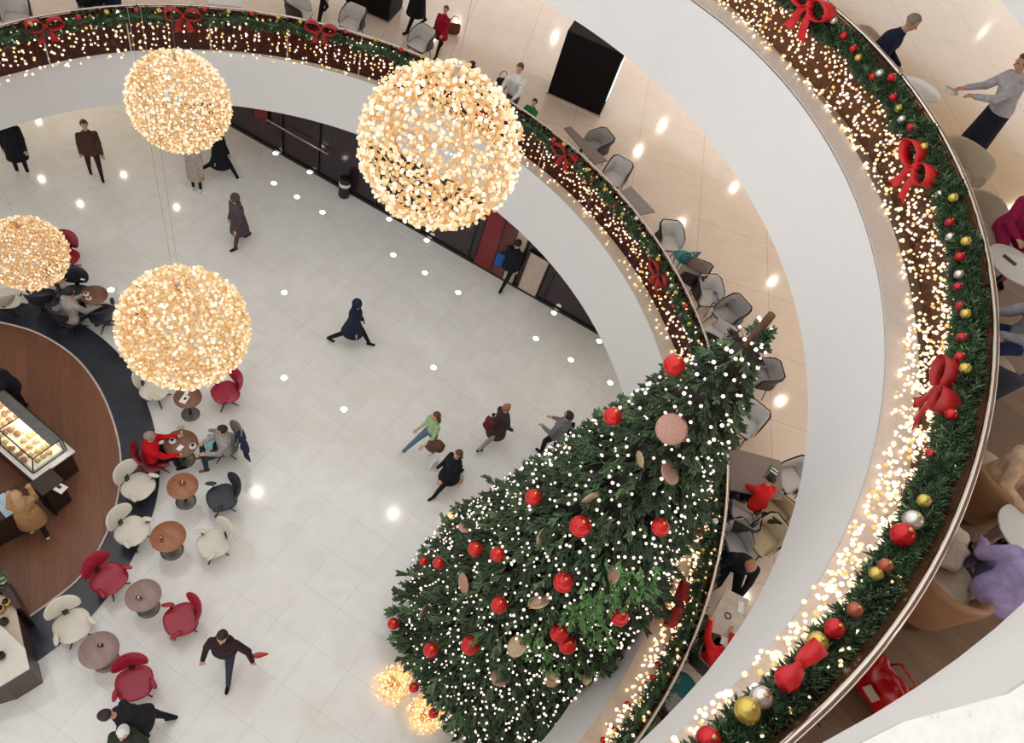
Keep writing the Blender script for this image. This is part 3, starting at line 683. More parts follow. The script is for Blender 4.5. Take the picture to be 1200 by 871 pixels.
for (x, y, rpx, m_, tl, l) in TD:
    p = tree_hit(x, y, .1) or at(x, y, 3); dep = float((CM.T @ (np.array(p)-np.array([0, 0, HC])))[2]); r = rpx*dep/FO
    v = (Vector((0, 0, HC))-p).normalized(); ax = v.cross(Vector((math.cos(x), math.sin(y), .4))).normalized()
    nrm = (Matrix.Rotation(tl, 3, ax) @ v).normalized(); b = thing('disc_ornament', l, 'disc ornament', p, 0, 'disc ornaments on the christmas tree')
    b.rotation_mode = 'QUATERNION'; b.rotation_quaternion = nrm.to_track_quat('Z', 'Y')
    MB().lathe([(r*.3, -.018), (r*.85, -.014), (r, -.004), (r, .004), (r*.85, .014), (r*.3, .018)], 26).build('disc', [M_DISC, M_DISC2][m_], b, True)
    MB().tube([(r*1.0+.02*math.cos(q), .02*math.sin(q), 0) for q in np.linspace(0, 6.28, 10)], .004, 4, cap=False).build('ring', BAU['g'], b)
# golden lit bushes at the foot of the tree
for (x, y, rr, l) in [(462, 800, .42, 'glowing golden lit bush at the foot of the tree, left side'), (500, 835, .4, 'glowing golden lit bush at the foot of the tree, bottom left'), (536, 610, .3, 'glowing golden lit bush at the foot of the tree, peeping at the top')]:
    p = at(x, y, .25); p.z = 0; t = thing('lit_bush', l, 'lit bush', p); n = 420
    P = np.random.normal(0, 1, (n, 3)); P /= np.linalg.norm(P, axis=1)[:, None]; P *= rr*np.random.uniform(.5, 1, n)[:, None]; P[:, 2] = np.abs(P[:, 2])*.9+.03
    w = MB()
    for k in range(60): q = P[k]; w.tube([(0, 0, .02), (q[0]*.6, q[1]*.6, q[2]*.5), tuple(q)], .006, 3)
    w.build('twigs', M_TWIG, t); bulbs(t, P, np.random.uniform(.014, .024, n), [B_WARM, B_AMBER], np.random.choice(2, n, p=[.4, .6]))
# ------------------------------------------------------------------ added glowing discs painted as lamp reflections on the ground floor
M_REFLECT = mat('reflection_glow', (255, 244, 226), emit=(255, 244, 226), es=7)
pro = None
def rl_label(x, y):
    if x > 690: return 'round painted lamp reflection at the far end of the dark shop front, ' + ('nearer the fascia' if y > 430 else 'at the tip of the shop glass')
    return None
names = {}
for i, (x, y) in enumerate(sorted(PAINTED_SPOTS)):
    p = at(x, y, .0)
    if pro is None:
        q = pro = thing('painted_reflection', '', 'floor light', p)
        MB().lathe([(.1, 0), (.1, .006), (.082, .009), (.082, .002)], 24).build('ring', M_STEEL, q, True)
        MB().lathe([(.082, .003), (.07, .008), (.02, .011)], 24).build('lens', M_REFLECT, q, True)  # disc glows in place of a ceiling lamp reflection
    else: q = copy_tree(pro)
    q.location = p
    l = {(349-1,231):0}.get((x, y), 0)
    tag(q, 'round painted lamp reflection %s' % ({323:'at the shop front left of the litter bin', 363:'at the shop front right beside the litter bin', 321:'in the tiles below the shop front, left of three', 348:'in the tiles below the shop front, middle of three', 378:'in the tiles below the shop front, right of three', 333: 'alone in the floor left of the hooded walker' if y < 400 else 'in the floor below left of the hooded walker', 461:'left below the big glowing ball' , 498:'second from the left below the big glowing ball', 537:'third from the left below the big glowing ball', 456:'at the shop edge, bottom left of the big ball', 500:'at the shop edge right below the big ball', 649:'at the shop edge right of the shopper with the blue bag', 628:'below right of the shopper with the blue bag', 669:'between two others beside the far tip of the shop', 702:'at the far tip of the shop glass by the fascia', 715:'nearest the tree top below the fascia', 508:'in the open floor right of the hooded walker', 403:'in the open floor below the hooded walker', 653:'beside the man with the backpack at the tree edge', 148:'on the slate ring of the cafe', 130:'beside the small cafe table at the upper left'}.get(x, 'in the open floor near pixelless spot')), 'floor light', 'painted lamp reflections on the ground floor')

# ================================================================== FURNITURE
LEA = {'red': mat('red_leather', (158, 22, 48), .32, var=.08), 'cream': mat('cream_leather', (218, 212, 196), .45, var=.05), 'black': mat('black_leather', (40, 43, 54), .4, var=.1), 'grey': mat('grey_leather', (128, 124, 118), .5, var=.08), 'darkred': mat('dark_red_leather', (120, 16, 30), .35, var=.1)}
M_DLEG = mat('dark_metal_leg', (62, 52, 46), .35, metal=.7)
def lounge_chair(name, col, label, loc, rz, group):
    """swivel lounge chair facing +Y: padded seat, wide curved backrest, small arm pads, four-star foot"""
    t = thing(name, label, 'chair', loc, rz, group); m = LEA[col]
    MB().pillow(lambda u, v, w: (u*.32*(1-.06*v), v*.31, .42+.055*w-.02*(1-u*u-v*v)*(w > 0)+.03*v*v), 2.6, 6, 32).build('seat', m, t, True)
    def back(u, v, w):
        a = u*.86; rr = .36+.05*w+.10*(v+1)/2
        return (rr*math.sin(a)*.98, .06-rr*math.cos(a), .76+v*.25*(1-.12*u*u)+.05*u*u)
    MB().pillow(back, 2.3, 6, 40).build('backrest', m, t, True)
    for sx in (-1, 1):
        MB().pillow(lambda u, v, w: (sx*(.31+.03*v)+.05*u, .14+.115*v, .60+.035*w), 2.2, 4, 20).build('armrest', m, t, True)
        MB().tube([(sx*.22, .06, .40), (sx*.30, .11, .47), (sx*.31, .13, .58)], .014, 6).build('arm_bracket', M_DLEG, t, True)
    MB().box((0, -.27, .48), (.1, .03, .34), bev=.01).build('back_bracket', M_DLEG, t)
    MB().lathe([(.03, .06), (.024, .2), (.024, .36), (.09, .375), (.09, .385)], 14).build('column', M_DLEG, t, True)
    for k in range(4):
        a = math.pi/4+k*math.pi/2; MB().tube([(.02*math.cos(a), .02*math.sin(a), .10), (.2*math.cos(a), .2*math.sin(a), .06), (.31*math.cos(a), .31*math.sin(a), .018)], [.02, .016, .012], 6).build('leg', M_DLEG, t, True)
    return t
CH = [('cream', 163, 572, (14, 8), 'cream lounge chair behind the first orange table, below the visitor in red'), ('cream', 156, 624, (14, 8), 'cream lounge chair touching the second orange brown table'), ('red', 129, 680, (14, 9), 'red lounge chair on the slate edge beside a mauve table'), ('cream', 86, 735, (8, 16), 'cream lounge chair on the slate floor nearest the coffee bar corner'), ('red', 158, 802, (2, 16), 'red lounge chair next to the people in black coats at the bottom'), ('red', 212, 727, (-16, 6), 'red lounge chair alone on the tiles right of the mauve table'), ('cream', 250, 638, (-15, 7), 'cream lounge chair alone on the tiles below the black chair'), ('black', 260, 584, (-14, 4), 'black lounge chair on the tiles right of an orange table'), ('red', 264, 461, (-14, 5), 'red lounge chair by the glowing ball over the cafe tables'), ('cream', 182, 457, (13, 4), 'cream lounge chair partly hidden under the glowing ball'), ('darkred', 181, 539, (14, -4), 'dark red lounge chair under the visitor in the red top'), ('grey', 262, 522, (-14, 3), 'pale grey lounge chair under the visitor in the grey jumper'), ('red', 76, 303, (-10, 12), 'red lounge chair right of the smallest glowing ball'), ('black', 90, 347, (-3, 16), 'black lounge chair at the upper left with pale cards on it'), ('black', 52, 352, (2, -14), 'black lounge chair on the slate below the smallest glowing ball'), ('cream', 8, 352, (4, -14), 'cream lounge chair at the far left edge under the glowing ball'), ('black', 83, 372, (12, -8), 'black lounge chair under the visitor in black and white on the slate'), ('black', 121, 370, (-8, -12), 'black lounge chair tucked under the small brown table at the upper left')]
cha = {}
for i, (c, x, y, v, l) in enumerate(CH):
    p = at(x, y, .40); p.z = .02 if x < 175 and y < 700 and i not in (4, 5, 6) else 0.0
    if i in (0, 1, 2, 3, 10, 13, 14, 15, 16): p.z = .02
    rz = heading((x, y), .4, v)
    if c not in cha: cha[c] = lounge_chair('lounge_chair', c, l, p, rz, 'lounge chairs of the ground floor cafe')
    else:
        q = copy_tree(cha[c]); q.location = p; q.rotation_euler = (0, 0, rz); q['label'] = l
TOPS = {'orange': wood_mat('orange_wood_top', (168, 108, 76), (158, 100, 70), .3, .4, .5, 2), 'brown': wood_mat('brown_wood_top', (132, 88, 66), (120, 80, 60), .8, .4, .5, 2), 'mauve': wood_mat('mauve_wood_top', (160, 134, 128), (152, 126, 120), .5, .45, .5, 2)}
M_BASE = mat('grey_table_base', (112, 108, 104), .35, metal=.4)
def bistro(c, x, y, r, label):
    p = at(x, y, .72); p.z = 0.0
    t = thing('bistro_table', label, 'table', p, 0, 'round cafe tables of the ground floor')
    MB().lathe([(r*.9, .705), (r*.985, .71), (r, .718), (r, .732), (r*.99, .738), (r*.3, .738)], 40).build('tabletop', TOPS[c], t, True)
    MB().lathe([(.03, .02), (.028, .5), (.05, .66), (.12, .704)], 16).build('pedestal', M_DLEG, t, True)
    MB().lathe([(r*.68, 0), (r*.68, .012), (r*.5, .022), (.04, .035)], 32).build('base', M_BASE, t, True)
    return p
TP = {}
for k, (c, x, y, r, l) in {'a': ('brown', 110, 346, .30, 'small brown round table with cups at the upper left of the cafe'), 'b': ('brown', 220, 466, .30, 'brown round table with a white menu half under the glowing ball'), 'c': ('brown', 212, 520, .35, 'brown round table with coffee cups between two seated visitors'), 'd': ('orange', 214, 570, .31, 'orange brown round table left of the black lounge chair'), 'e': ('orange', 197, 629, .335, 'orange brown round table left of the lone cream chair'), 'f': ('mauve', 168, 698, .32, 'mauve round table between two red lounge chairs'), 'g': ('mauve', 116, 762, .335, 'mauve round table in front of the cream chair nearest the coffee bar'), 'h': ('orange', 64, 322, .31, 'orange brown round table partly hidden behind the smallest glowing ball')}.items():
    TP[k] = bistro(c, x, y, r, l)
# small things on the tables
M_CHINA = mat('white_china', (235, 232, 226), .25, var=.02); M_COFFEE = mat('dark_coffee', (60, 36, 24), .3); M_PAPER = mat('white_paper', (238, 236, 230), .8, var=.02); M_KRAFT = mat('copper_tin', (150, 98, 70), .35, metal=.5); M_GREEN = mat('green_leaf', (70, 110, 66), .6, var=.3)
def cup(x, y, z, label, group, s=1):
    t = thing('coffee_cup', label, 'cup', at(x, y, z), random.uniform(0, 6), group)
    MB().lathe([(.03*s, 0), (.075*s, .008*s), (.078*s, .012*s), (.03*s, .006*s)], 20).build('saucer', M_CHINA, t, True)
    MB().lathe([(.022*s, .008), (.036*s, .03*s), (.042*s, .065*s), (.039*s, .066*s), (.036*s, .058*s)], 18).build('bowl', M_CHINA, t, True)
    MB().lathe([(.035*s, .055*s), (.036*s, .058*s)], 16).build('coffee', M_COFFEE, t)
    MB().tube([(.04*s+.018*s*math.sin(a), 0, .04*s+.018*s*math.cos(a)) for a in np.linspace(0, math.pi, 7)], .004*s, 5).build('handle', M_CHINA, t, True)
def tin(x, y, z, label, m=None, s=1):
    t = thing('condiment_holder', label, 'condiment holder', at(x, y, z), random.uniform(0, 3))
    MB().box((0, 0, .03*s), (.12*s, .07*s, .06*s), bev=.008).build('tray', m or M_KRAFT, t)
    for i in range(3): MB().lathe([(.015*s, .03*s), (.015*s, .1*s), (.008*s, .11*s)], 10, ((-.035+.035*i)*s, 0, 0)).build('sachet' if i == 1 else 'jar', M_PAPER if i == 1 else M_DLEG, t, True)
cup(202, 517, .738, 'white cup and saucer at the left side of the brown table between two visitors', 'coffee cups')
cup(226, 523, .738, 'white cup and saucer at the right side of the brown table between two visitors', 'coffee cups')
cup(104, 350, .738, 'white cup on the small upper left cafe table, the lower one', 'coffee cups', .9)
cup(101, 345, .738, 'white cup on the small upper left cafe table, the upper one', 'coffee cups', .9)
tin(214, 567, .738, 'small condiment holder on the orange table left of the black chair'); tin(189, 632, .738, 'small condiment holder on the orange table by the lone cream chair')
tin(163, 702, .738, 'condiment holder with crumpled packets on the mauve table between red chairs'); tin(118, 757, .738, 'dark phone sized holder on the mauve table nearest the coffee bar', M_BLACK, .8)
def sheet(x, y, z, w, d, v, label, name='menu_sheet', m=None, mark=True, cat='paper'):
    t = thing(name, label, cat, at(x, y, z), heading((x, y), z, v)); MB().box((0, 0, .003), (w, d, .006), bev=.002).build('sheet', m or M_PAPER, t)
    if mark: MB().box((-.02, .01, .0065), (w*.35, d*.35, .001)).build('print', M_DLEG, t)
sheet(216, 468, .738, .22, .15, (14, 5), 'white menu sheet with a dark print on the table under the glowing ball')
sheet(219, 459, .738, .18, .08, (14, 2), 'folded white napkin on the table under the glowing ball', 'napkin', mark=False, cat='napkin')
sheet(211, 525, .738, .14, .1, (10, 6), 'crumpled white napkin on the brown table between the visitors', 'napkin', mark=False, cat='napkin')
sheet(98, 326, .74, .14, .1, (10, 2), 'small pale card on the upper left black chair', 'card', cat='card')
t = thing('table_plant', 'small sprig in a glass on the brown table between two visitors', 'plant', at(213, 508, .738))
MB().lathe([(.02, 0), (.024, .1), (.02, .1)], 12).build('glass', M_CHINA, t, True)
q = MB()
for i in range(7): a = i*.9; q.tube([(0, 0, .08), (.03*math.cos(a), .03*math.sin(a), .18), (.08*math.cos(a), .08*math.sin(a), .24)], [.003, .006, .012], 5)
q.build('leaves', mat('dry_sprig', (130, 120, 86), .7), t, True)

# ---- the counter with the pastry case
cz = .92
K1, K2 = at(87, 528, cz), at(41, 565, cz); ax = (at(71, 508, 1.4)-at(0, 447, 1.4)); ax.z = 0; ax.normalize()
wid = (K1-K2).length; ctr = (K1+K2)/2; ctr.z = 0
ca = math.atan2(-ax.x, ax.y)   # +Y of the counter points at its visible end
t = thing('pastry_counter', 'brown counter with white top and long glass pastry case on the walnut floor', 'counter', ctr, ca)
M_CBODY = wood_mat('dark_counter_wood', (62, 40, 30), (54, 34, 26), 0, .4, .3, 1)
LC = 3.0
MB().box((0, -LC/2-.03, .45), (wid-.1, LC-.1, .84), bev=.01).build('body', M_CBODY, t)
MB().box((0, -LC/2, .9), (wid, LC, .04), bev=.008).build('worktop', M_WHITE, t)
CG = glass_mat('clear_case_glass', (225, 232, 230), .12, (200, 205, 205), .05)
M_CASE = mat('grey_case_metal', (120, 122, 122), .3, metal=.6)
g = MB(); hw = wid*.40; y0, y1 = -LC+.1, -.14; zt = 1.38
for (a, b) in [((-hw, y0, .93), (-hw, y0, zt)), ((hw, y0, .93), (hw*.7, y0, zt)), ((-hw, y1, .93), (-hw, y1, zt)), ((hw, y1, .93), (hw*.7, y1, zt)), ((-hw, y0, zt), (-hw, y1, zt)), ((hw*.7, y0, zt), (hw*.7, y1, zt)), ((-hw, y1, zt), (hw*.7, y1, zt)), ((-hw, -1.1, zt), (hw*.7, -1.1, zt)), ((-hw, y1, .93), (hw, y1, .93)), ((hw, y0, .93), (hw, y1, .93)), ((hw*.7, -1.1, zt), (hw, -1.1, .93))]:
    g.tube([a, b], .013, 6)
g.build('case_frame', M_DLEG, t)
g = MB(); g.add([(hw, y0, .93), (hw, y1, .93), (hw*.7, y1, zt), (hw*.7, y0, zt)], [(0, 1, 2, 3)]).build('front_glass', CG, t)
g = MB(); g.add([(-hw, y1, .93), (hw, y1, .93), (hw*.7, y1, zt), (-hw, y1, zt)], [(0, 1, 2, 3)]).build('end_glass', CG, t)
g = MB(); g.add([(-hw*.3, y0, zt), (-hw*.3, y1, zt), (hw*.7, y1, zt), (hw*.7, y0, zt)], [(0, 1, 2, 3)]).build('top_glass', CG, t)
MB().box((-hw*.68, (y0+y1)/2, zt), (hw*.6, y1-y0, .03), bev=.008).build('top_panel', M_CASE, t)
MB().box((-hw*.9, (y0+y1)/2, 1.14), (.03, y1-y0-.05, .4), bev=.005).build('rear_panel', M_CASE, t)
MB().box((0, (y0+y1)/2, .955), (hw*1.7, y1-y0-.08, .02)).build('tray', mat('tray_glow', (236, 226, 204), .5, emit=(255, 236, 200), es=.35), t)  # tray is no lamp; glow added to brighten the case
PAS = [mat('pastry_gold', (222, 180, 118), .6, var=.25, scale=30, bump=.3), mat('pastry_cream', (244, 232, 206), .6, var=.15, scale=30), mat('pastry_brown', (170, 112, 68), .6, var=.3, scale=30)]
RZ = Matrix.Rotation(ca, 4, 'Z'); pz = .966; prp = {}
for i in range(14):
    for j in range(5):
        yy = y1-.14-i*.19; xx = (-hw*.62+j*hw*.36)*1.0
        k = (i//3+j//2) % 3 if i > 3 else (0 if j < 4 else 2)
        if random.random() < .12: continue
        P = ctr+(RZ @ Vector((xx+random.uniform(-.02, .02), yy+random.uniform(-.02, .02), 0))); P.z = pz
        if k not in prp:
            q = prp[k] = MB().pillow([lambda u, v, w: (u*.062, v*.07*(1-.2*u*u)+.03*u*u, .035+.034*w), lambda u, v, w: (u*.066, v*.066, .028+.028*w), lambda u, v, w: (u*.055, v*.08, .03+.03*w)][k], [2, 2.2, 3.5][k], 4, 14).build('pastry', PAS[k], None, True)
        else: q = prp[k].copy(); COL.objects.link(q)
        q.location = P; q.rotation_euler = (0, 0, random.uniform(0, 6.28))
        on_ = ['first', 'second', 'third', 'fourth', 'fifth', 'sixth', 'seventh', 'eighth', 'ninth', 'tenth', 'eleventh', 'twelfth', 'thirteenth', 'fourteenth']
        tag(q, '%s in the glass case, %s row from its end, %s from the back' % (['golden croissant', 'pale cream bun', 'brown pastry'][k], on_[i], on_[j]), 'pastry', ['golden croissants in the glass case', 'cream buns in the glass case', 'brown pastries in the glass case'][k])
lc = bpy.data.lights.new('case_fill', 'AREA'); lc.shape = 'RECTANGLE'; lc.size = .1; lc.size_y = 2.4; lc.energy = 12; lc.color = (1, .9, .72)  # added fill light that brightens the pastries
lo = bpy.data.objects.new('case_fill', lc); COL.objects.link(lo); lo.location = ctr+(RZ @ Vector((-hw*.6, (y0+y1)/2, 0)))+Vector((0, 0, 1.35)); lo.rotation_euler = (0, 0, ca)
# order stand with white tablet
t = thing('order_stand', 'small dark order stand with a white tablet at the end of the pastry counter', 'stand', at(68, 590, .045), ca)
MB().box((0, 0, .5), (.42, .34, .9), bev=.01).build('body', M_BLACK, t)
MB().box((.17, .2, .4), (.03, .03, .8)).build('leg', M_BLACK, t); MB().box((0, 0, .97), (.46, .4, .03), bev=.006).build('top', M_CBODY, t)
sheet(70, 572, 1.0, .24, .18, (8, -8), 'white tablet lying on the dark order stand', 'tablet', M_WHITE, cat='tablet')
# lower left bar fragments
def pxbox(name, poly, z0, z1, m, label, cat, extra=None):
    P = pxpoly(poly, z1); c = Vector((sum(p[0] for p in P)/len(P), sum(p[1] for p in P)/len(P), z0)); t = thing(name, label, cat, c)
    L = [(p[0]-c.x, p[1]-c.y) for p in P]
    a = sum(L[i][0]*L[(i+1) % len(L)][1]-L[(i+1) % len(L)][0]*L[i][1] for i in range(len(L)))
    if a < 0: L = L[::-1]
    MB().prism(L, 0, z1-z0-.04).build('body', m[0], t); L2 = [(x*1.03, y*1.03) for x, y in L]; MB().prism(L2, z1-z0-.04, z1-z0).build('worktop', m[1], t); return t
M_MARB = stone_mat('white_marble', (226, 218, 208), (150, 130, 115), .25, 6, .33)
pxbox('back_bar', [(-60, 640), (27, 597), (20, 570), (-60, 600)], .045, .95, (M_CBODY, M_CBODY), 'dark brown back bar at the left edge beside the woman in the tan coat', 'bar')
t = pxbox('marble_bar', [(-60, 820), (0, 803), (33, 783), (28, 760), (2, 735), (-60, 720)], .0, 1.05, (M_CBODY, M_MARB), 'white veined marble bar end at the lower left corner', 'bar')
pxbox('service_bar', [(-60, 742), (2, 738), (28, 762), (18, 715), (12, 700), (-60, 690)], .0, 1.0, (M_CBODY, M_BEIGE), 'beige service bar with jars above the marble bar end', 'bar')
pxbox('side_screen', [(-60, 640), (0, 668), (24, 712), (16, 712), (-4, 688), (-60, 660)], .0, 1.1, (M_CBODY, M_CBODY), 'dark brown partition at the left edge above the jars', 'partition')
sheet(6, 592, .95, .5, .24, (10, -6), 'pale blue folded cloth on the dark back bar', 'cloth', mat('pale_blue', (176, 205, 220), .7), False, 'cloth')
for i, (x, y, c, l) in enumerate([(4, 683, 1, 'green potted herb at the left edge above the brass jars'), (9, 708, 0, 'brass jar upper right on the beige service bar'), (2, 716, 0, 'brass jar left on the beige service bar'), (6, 730, 2, 'dark jar lowest on the beige service bar'), (2, 770, 2, 'dark cup on the marble bar end')]):
    p = at(x, y, 1.06 if y > 760 else 1.0); t = thing(['brass_jar', 'potted_herb', 'dark_jar'][c], l, ['jar', 'plant', 'jar'][c], p)
    MB().lathe([(.05, 0), (.07, .03), (.075, .1), (.05, .14), (.045, .13)], 16).build('body', [mat('brass', (190, 158, 96), .3, metal=.8), M_WHITE, M_DLEG][c], t, True)
    if c == 1:
        q = MB()
        for k in range(40): a = random.uniform(0, 6.3); b_ = random.uniform(.03, .16); q.pillow(lambda u, v, w: (b_*math.cos(a)+u*.035, b_*math.sin(a)+v*.02, .2-b_*.4+.004*w+.02*u), 2, 2, 8)
        q.build('leaves', M_GREEN, t)
    else: MB().lathe([(.05, .14), (.052, .155), (.015, .165), (.015, .18)], 12).build('lid', M_DLEG, t, True)
# white totem sign beside the ball
t = thing('sign_stand', 'small white topped sign stand left behind the glowing ball over the tables', 'sign', at(160, 372, 0), .6)
MB().box((0, 0, .5), (.5, .2, 1.0), bev=.01).build('body', M_BLACK, t); MB().box((0, 0, 1.01), (.54, .24, .03), bev=.005).build('top', M_WHITE, t)

# ================================================================== LOWER BALCONY FURNITURE
FB = ZF[1]
SH = {'w': mat('pale_grey_shell', (216, 212, 208), .5, var=.04), 'g': mat('mid_grey_shell', (172, 168, 166), .5, var=.05), 't': mat('taupe_shell', (164, 144, 130), .55, var=.06), 'c': mat('cream_shell', (208, 192, 160), .55, var=.05)}
M_DSH = mat('charcoal_shell', (58, 52, 54), .5, var=.08)
def box_chair(c, label, loc, rz, group):
    """squarish armchair facing +Y: light lining, charcoal outer shell, four slim legs"""
    t = thing('shell_armchair', label, 'chair', loc, rz, group)
    MB().pillow(lambda u, v, w: (u*.27, v*.27, .43+.04*w), 6, 4, 32).build('seat', SH[c], t, True)
    def shell(off, th):
        def f(u, v, w):
            s_ = u*.62; R0 = .27+off+th*w
            if abs(s_) < .24: x, y = s_/.24*(.20+0*off), -R0
            else:
                k = (abs(s_)-.24)/.38; x = math.copysign(.20+(R0-.20)*min(1, k*3.2), s_); y = -R0+max(0, k-.12)*.56
            return (x, y-.03*(v+1), .62+v*.22*(1-.25*max(0, abs(u)-.4)/.6)-.08*max(0, abs(u)-.4))
        return f
    MB().pillow(shell(0, .018), 8, 4, 48).build('backrest', SH[c], t, True)
    MB().pillow(shell(.035, .014), 8, 4, 48).build('outer_shell', M_DSH, t, True)
    MB().box((0, 0, .385), (.5, .5, .03), bev=.01).build('underframe', M_DSH, t)
    for sx in (-1, 1):
        for sy in (-1, 1): MB().tube([(sx*.2, sy*.2, .38), (sx*.26, sy*.26, 0)], [.014, .009], 6).build('leg', M_DLEG, t)
    return t
BC = [('w', 20, 22, (0, 14), 'dark backed armchair at the far top left beyond the lower rail'), ('w', 352, 16, (12, 4), 'pale armchair beside the standing person with black trousers'), ('w', 412, 28, (-8, 8), 'pale armchair at the corner of the black display block'), ('w', 492, 52, (-12, 8), 'pale armchair beside the child in the red coat'), ('g', 697, 172, (-14, 2), 'grey armchair pushed to the long narrow table by the rail'), ('w', 720, 208, (-8, 10), 'pale armchair with black back above the grey square table'), ('w', 783, 284, (4, 12), 'pale armchair with a dark pointed back beside the teal chair'), ('t', 808, 322, (-10, -6), 'taupe armchair below the teal chair'), ('w', 828, 348, (4, 10), 'pale grey armchair left of the wire side table'), ('g', 852, 370, (-14, 6), 'mid grey armchair above the tree tip'), ('w', 836, 394, (-10, -8), 'pale armchair close to the rail beside the tree tip'), ('g', 889, 442, (-14, -2), 'grey armchair right of the tree top, standing apart'), ('w', 872, 497, (-10, 12), 'pale armchair with dark side above the large brown table'), ('w', 926, 562, (-14, 4), 'white armchair right of the large brown table'), ('c', 905, 602, (-10, -10), 'cream armchair beside the child in red, partly under the white fascia'), ('g', 866, 608, (4, -14), 'grey armchair below the child in red'), ('c', 893, 632, (-12, 8), 'cream armchair beyond the bald man in black'), ('g', 857, 640, (6, 12), 'grey armchair under the bald man in black'), ('g', 790, 826, (10, -8), 'grey armchair below the lower teal chair'), ('t', 770, 852, (10, -8), 'taupe armchair at the lowest end of the lower balcony'), ('t', 832, 772, (8, -12), 'taupe armchair under the visitor in the bright red top')]
pro = {}
for (c, x, y, v, l) in BC:
    p = at(x, y, FB+.45); p.z = FB; rz = heading((x, y), FB+.4, v)
    if c not in pro: pro[c] = box_chair(c, l, p, rz, 'shell armchairs on the lower balcony')
    else: q = copy_tree(pro[c]); q.location = p; q.rotation_euler = (0, 0, rz); q['label'] = l
M_TTOP = mat('taupe_table_top', (128, 112, 106), .4, var=.05)
def sq_table(poly, label, m=None, h=.73):
    P = [at(x, y, FB+h) for x, y in poly]; c = sum(P, Vector())/len(P); c.z = FB; t = thing('square_table', label, 'table', c, 0, 'square tables on the lower balcony')
    L = [(p.x-c.x, p.y-c.y) for p in P]; a = sum(L[i][0]*L[(i+1) % 4][1]-L[(i+1) % 4][0]*L[i][1] for i in range(4)); L = L if a > 0 else L[::-1]
    MB().prism(L, h-.03, h).build('tabletop', m or M_TTOP, t)
    MB().lathe([(.03, .02), (.03, h-.03)], 12).build('pedestal', M_DLEG, t, True); MB().box((0, 0, .01), (.4, .4, .02), bev=.005).build('base', M_DLEG, t)
sq_table([(661, 150), (668, 148), (712, 188), (697, 192)], 'long narrow taupe table along the rail beside the grey armchair')
sq_table([(727, 225), (739, 218), (768, 248), (750, 252)], 'square grey table alone on the pale floor right of the rail', mat('grey_table_top', (140, 132, 128), .4))
sq_table([(855, 524), (915, 540), (917, 587), (856, 574)], 'large taupe table in front of the child in red')
sq_table([(851, 690), (878, 703), (868, 752), (826, 738)], 'pale table with rings and papers beside the bald man in black', mat('pale_table_top', (206, 194, 180), .4))
sq_table([(243, 4), (283, 8), (286, -6), (246, -8)], 'white table at the top edge beyond the lower rail', M_WHITE)
# teal perforated chairs
M_TEAL = mat('teal_plastic', (28, 116, 120), .4, var=.08)
def net_chair(x, y, v, label):
    p = at(x, y, FB+.6); p.z = FB; t = thing('net_chair', label, 'chair', p, heading((x, y), FB+.6, v), 'teal net chairs on the lower balcony')
    f = lambda u, v_: Vector((u*.24, -.2-.1*(v_+1)/2+.1*u*u, .66+v_*.26)); g = MB()
    g.tube([f(math.cos(a), math.sin(a)) for a in np.linspace(0, 2*math.pi, 28, endpoint=False)], .016, 6, closed=True)
    for k in np.linspace(-1.2, 1.2, 8):
        for s_ in (-1, 1):
            pts = [(u, k+s_*u*.9) for u in np.linspace(-1, 1, 21)]; pts = [q for q in pts if q[0]**2+q[1]**2 <= 1]
            if len(pts) > 1: g.tube([f(*q) for q in pts], .011, 5)
    g.build('net_back', M_TEAL, t, True)
    MB().pillow(lambda u, v_, w: (u*.24, v_*.23, .44+.02*w+.02*u*u), 2.8, 4, 26).build('seat', M_TEAL, t, True)
    for sx in (-1, 1):
        for sy in (-1, 1): MB().tube([(sx*.17, sy*.16, .43), (sx*.23, sy*.23, 0)], .013, 6).build('leg', M_TEAL, t)
net_chair(804, 296, (-5, -9), 'teal chair with a perforated oval back near the rail'); net_chair(805, 805, (-8, -12), 'teal net chair at the lower end beside the white fascia')
t = thing('wire_table', 'small black wire side table right of the pale armchair by the tree tip', 'table', at(842, 351, FB+.55)*1.0, 0); t.location.z = FB
g = MB(); g.tube([(.24*math.cos(a), .24*math.sin(a), .55) for a in (0, 2.1, 4.2)], .01, 6, closed=True)
for a in (0, 2.1, 4.2): g.tube([(0, 0, .55), (.24*math.cos(a), .24*math.sin(a), .55)], .006, 5); g.tube([(.24*math.cos(a), .24*math.sin(a), .55), (.15*math.cos(a), .15*math.sin(a), 0)], .009, 5)
g.build('frame', M_BLACK, t)
# black display blocks
def totem(A, B_, dep, h, label, scr):
    a, b = at(*A, FB), at(*B_, FB); d = (b-a).normalized(); n = Vector((-d.y, d.x, 0)); c = (a+b)/2+n*dep/2; L = (b-a).length
    t = thing('display_block', label, 'display', c, math.atan2(d.y, d.x))
    MB().box((0, 0, h/2+.06), (L, dep, h), bev=.01).build('body', mat('gloss_black', (12, 9, 11), .6, spec=.2), t); MB().box((0, 0, .03), (L+.06, dep+.06, .06)).build('plinth', M_STEEL, t)
    M_SCR = mat('bright_screen', (225, 248, 250), emit=(220, 250, 252), es=1.1)
    if scr == 'side': MB().box((L/2+.008, 0, h*.55), (.012, dep*.7, h*.62)).build('screen', M_SCR, t)
    else: MB().box((0, -dep/2-.008, h*.7), (L*.5, .012, h*.3)).build('screen', M_SCR, t)
totem((641, 110), (702, 137), .75, 1.85, 'large black display block standing alone with a lit side screen', 'side')
totem((405, 6), (455, 27), 1.0, 1.1, 'black display block with lit screen at the top edge', 'front')
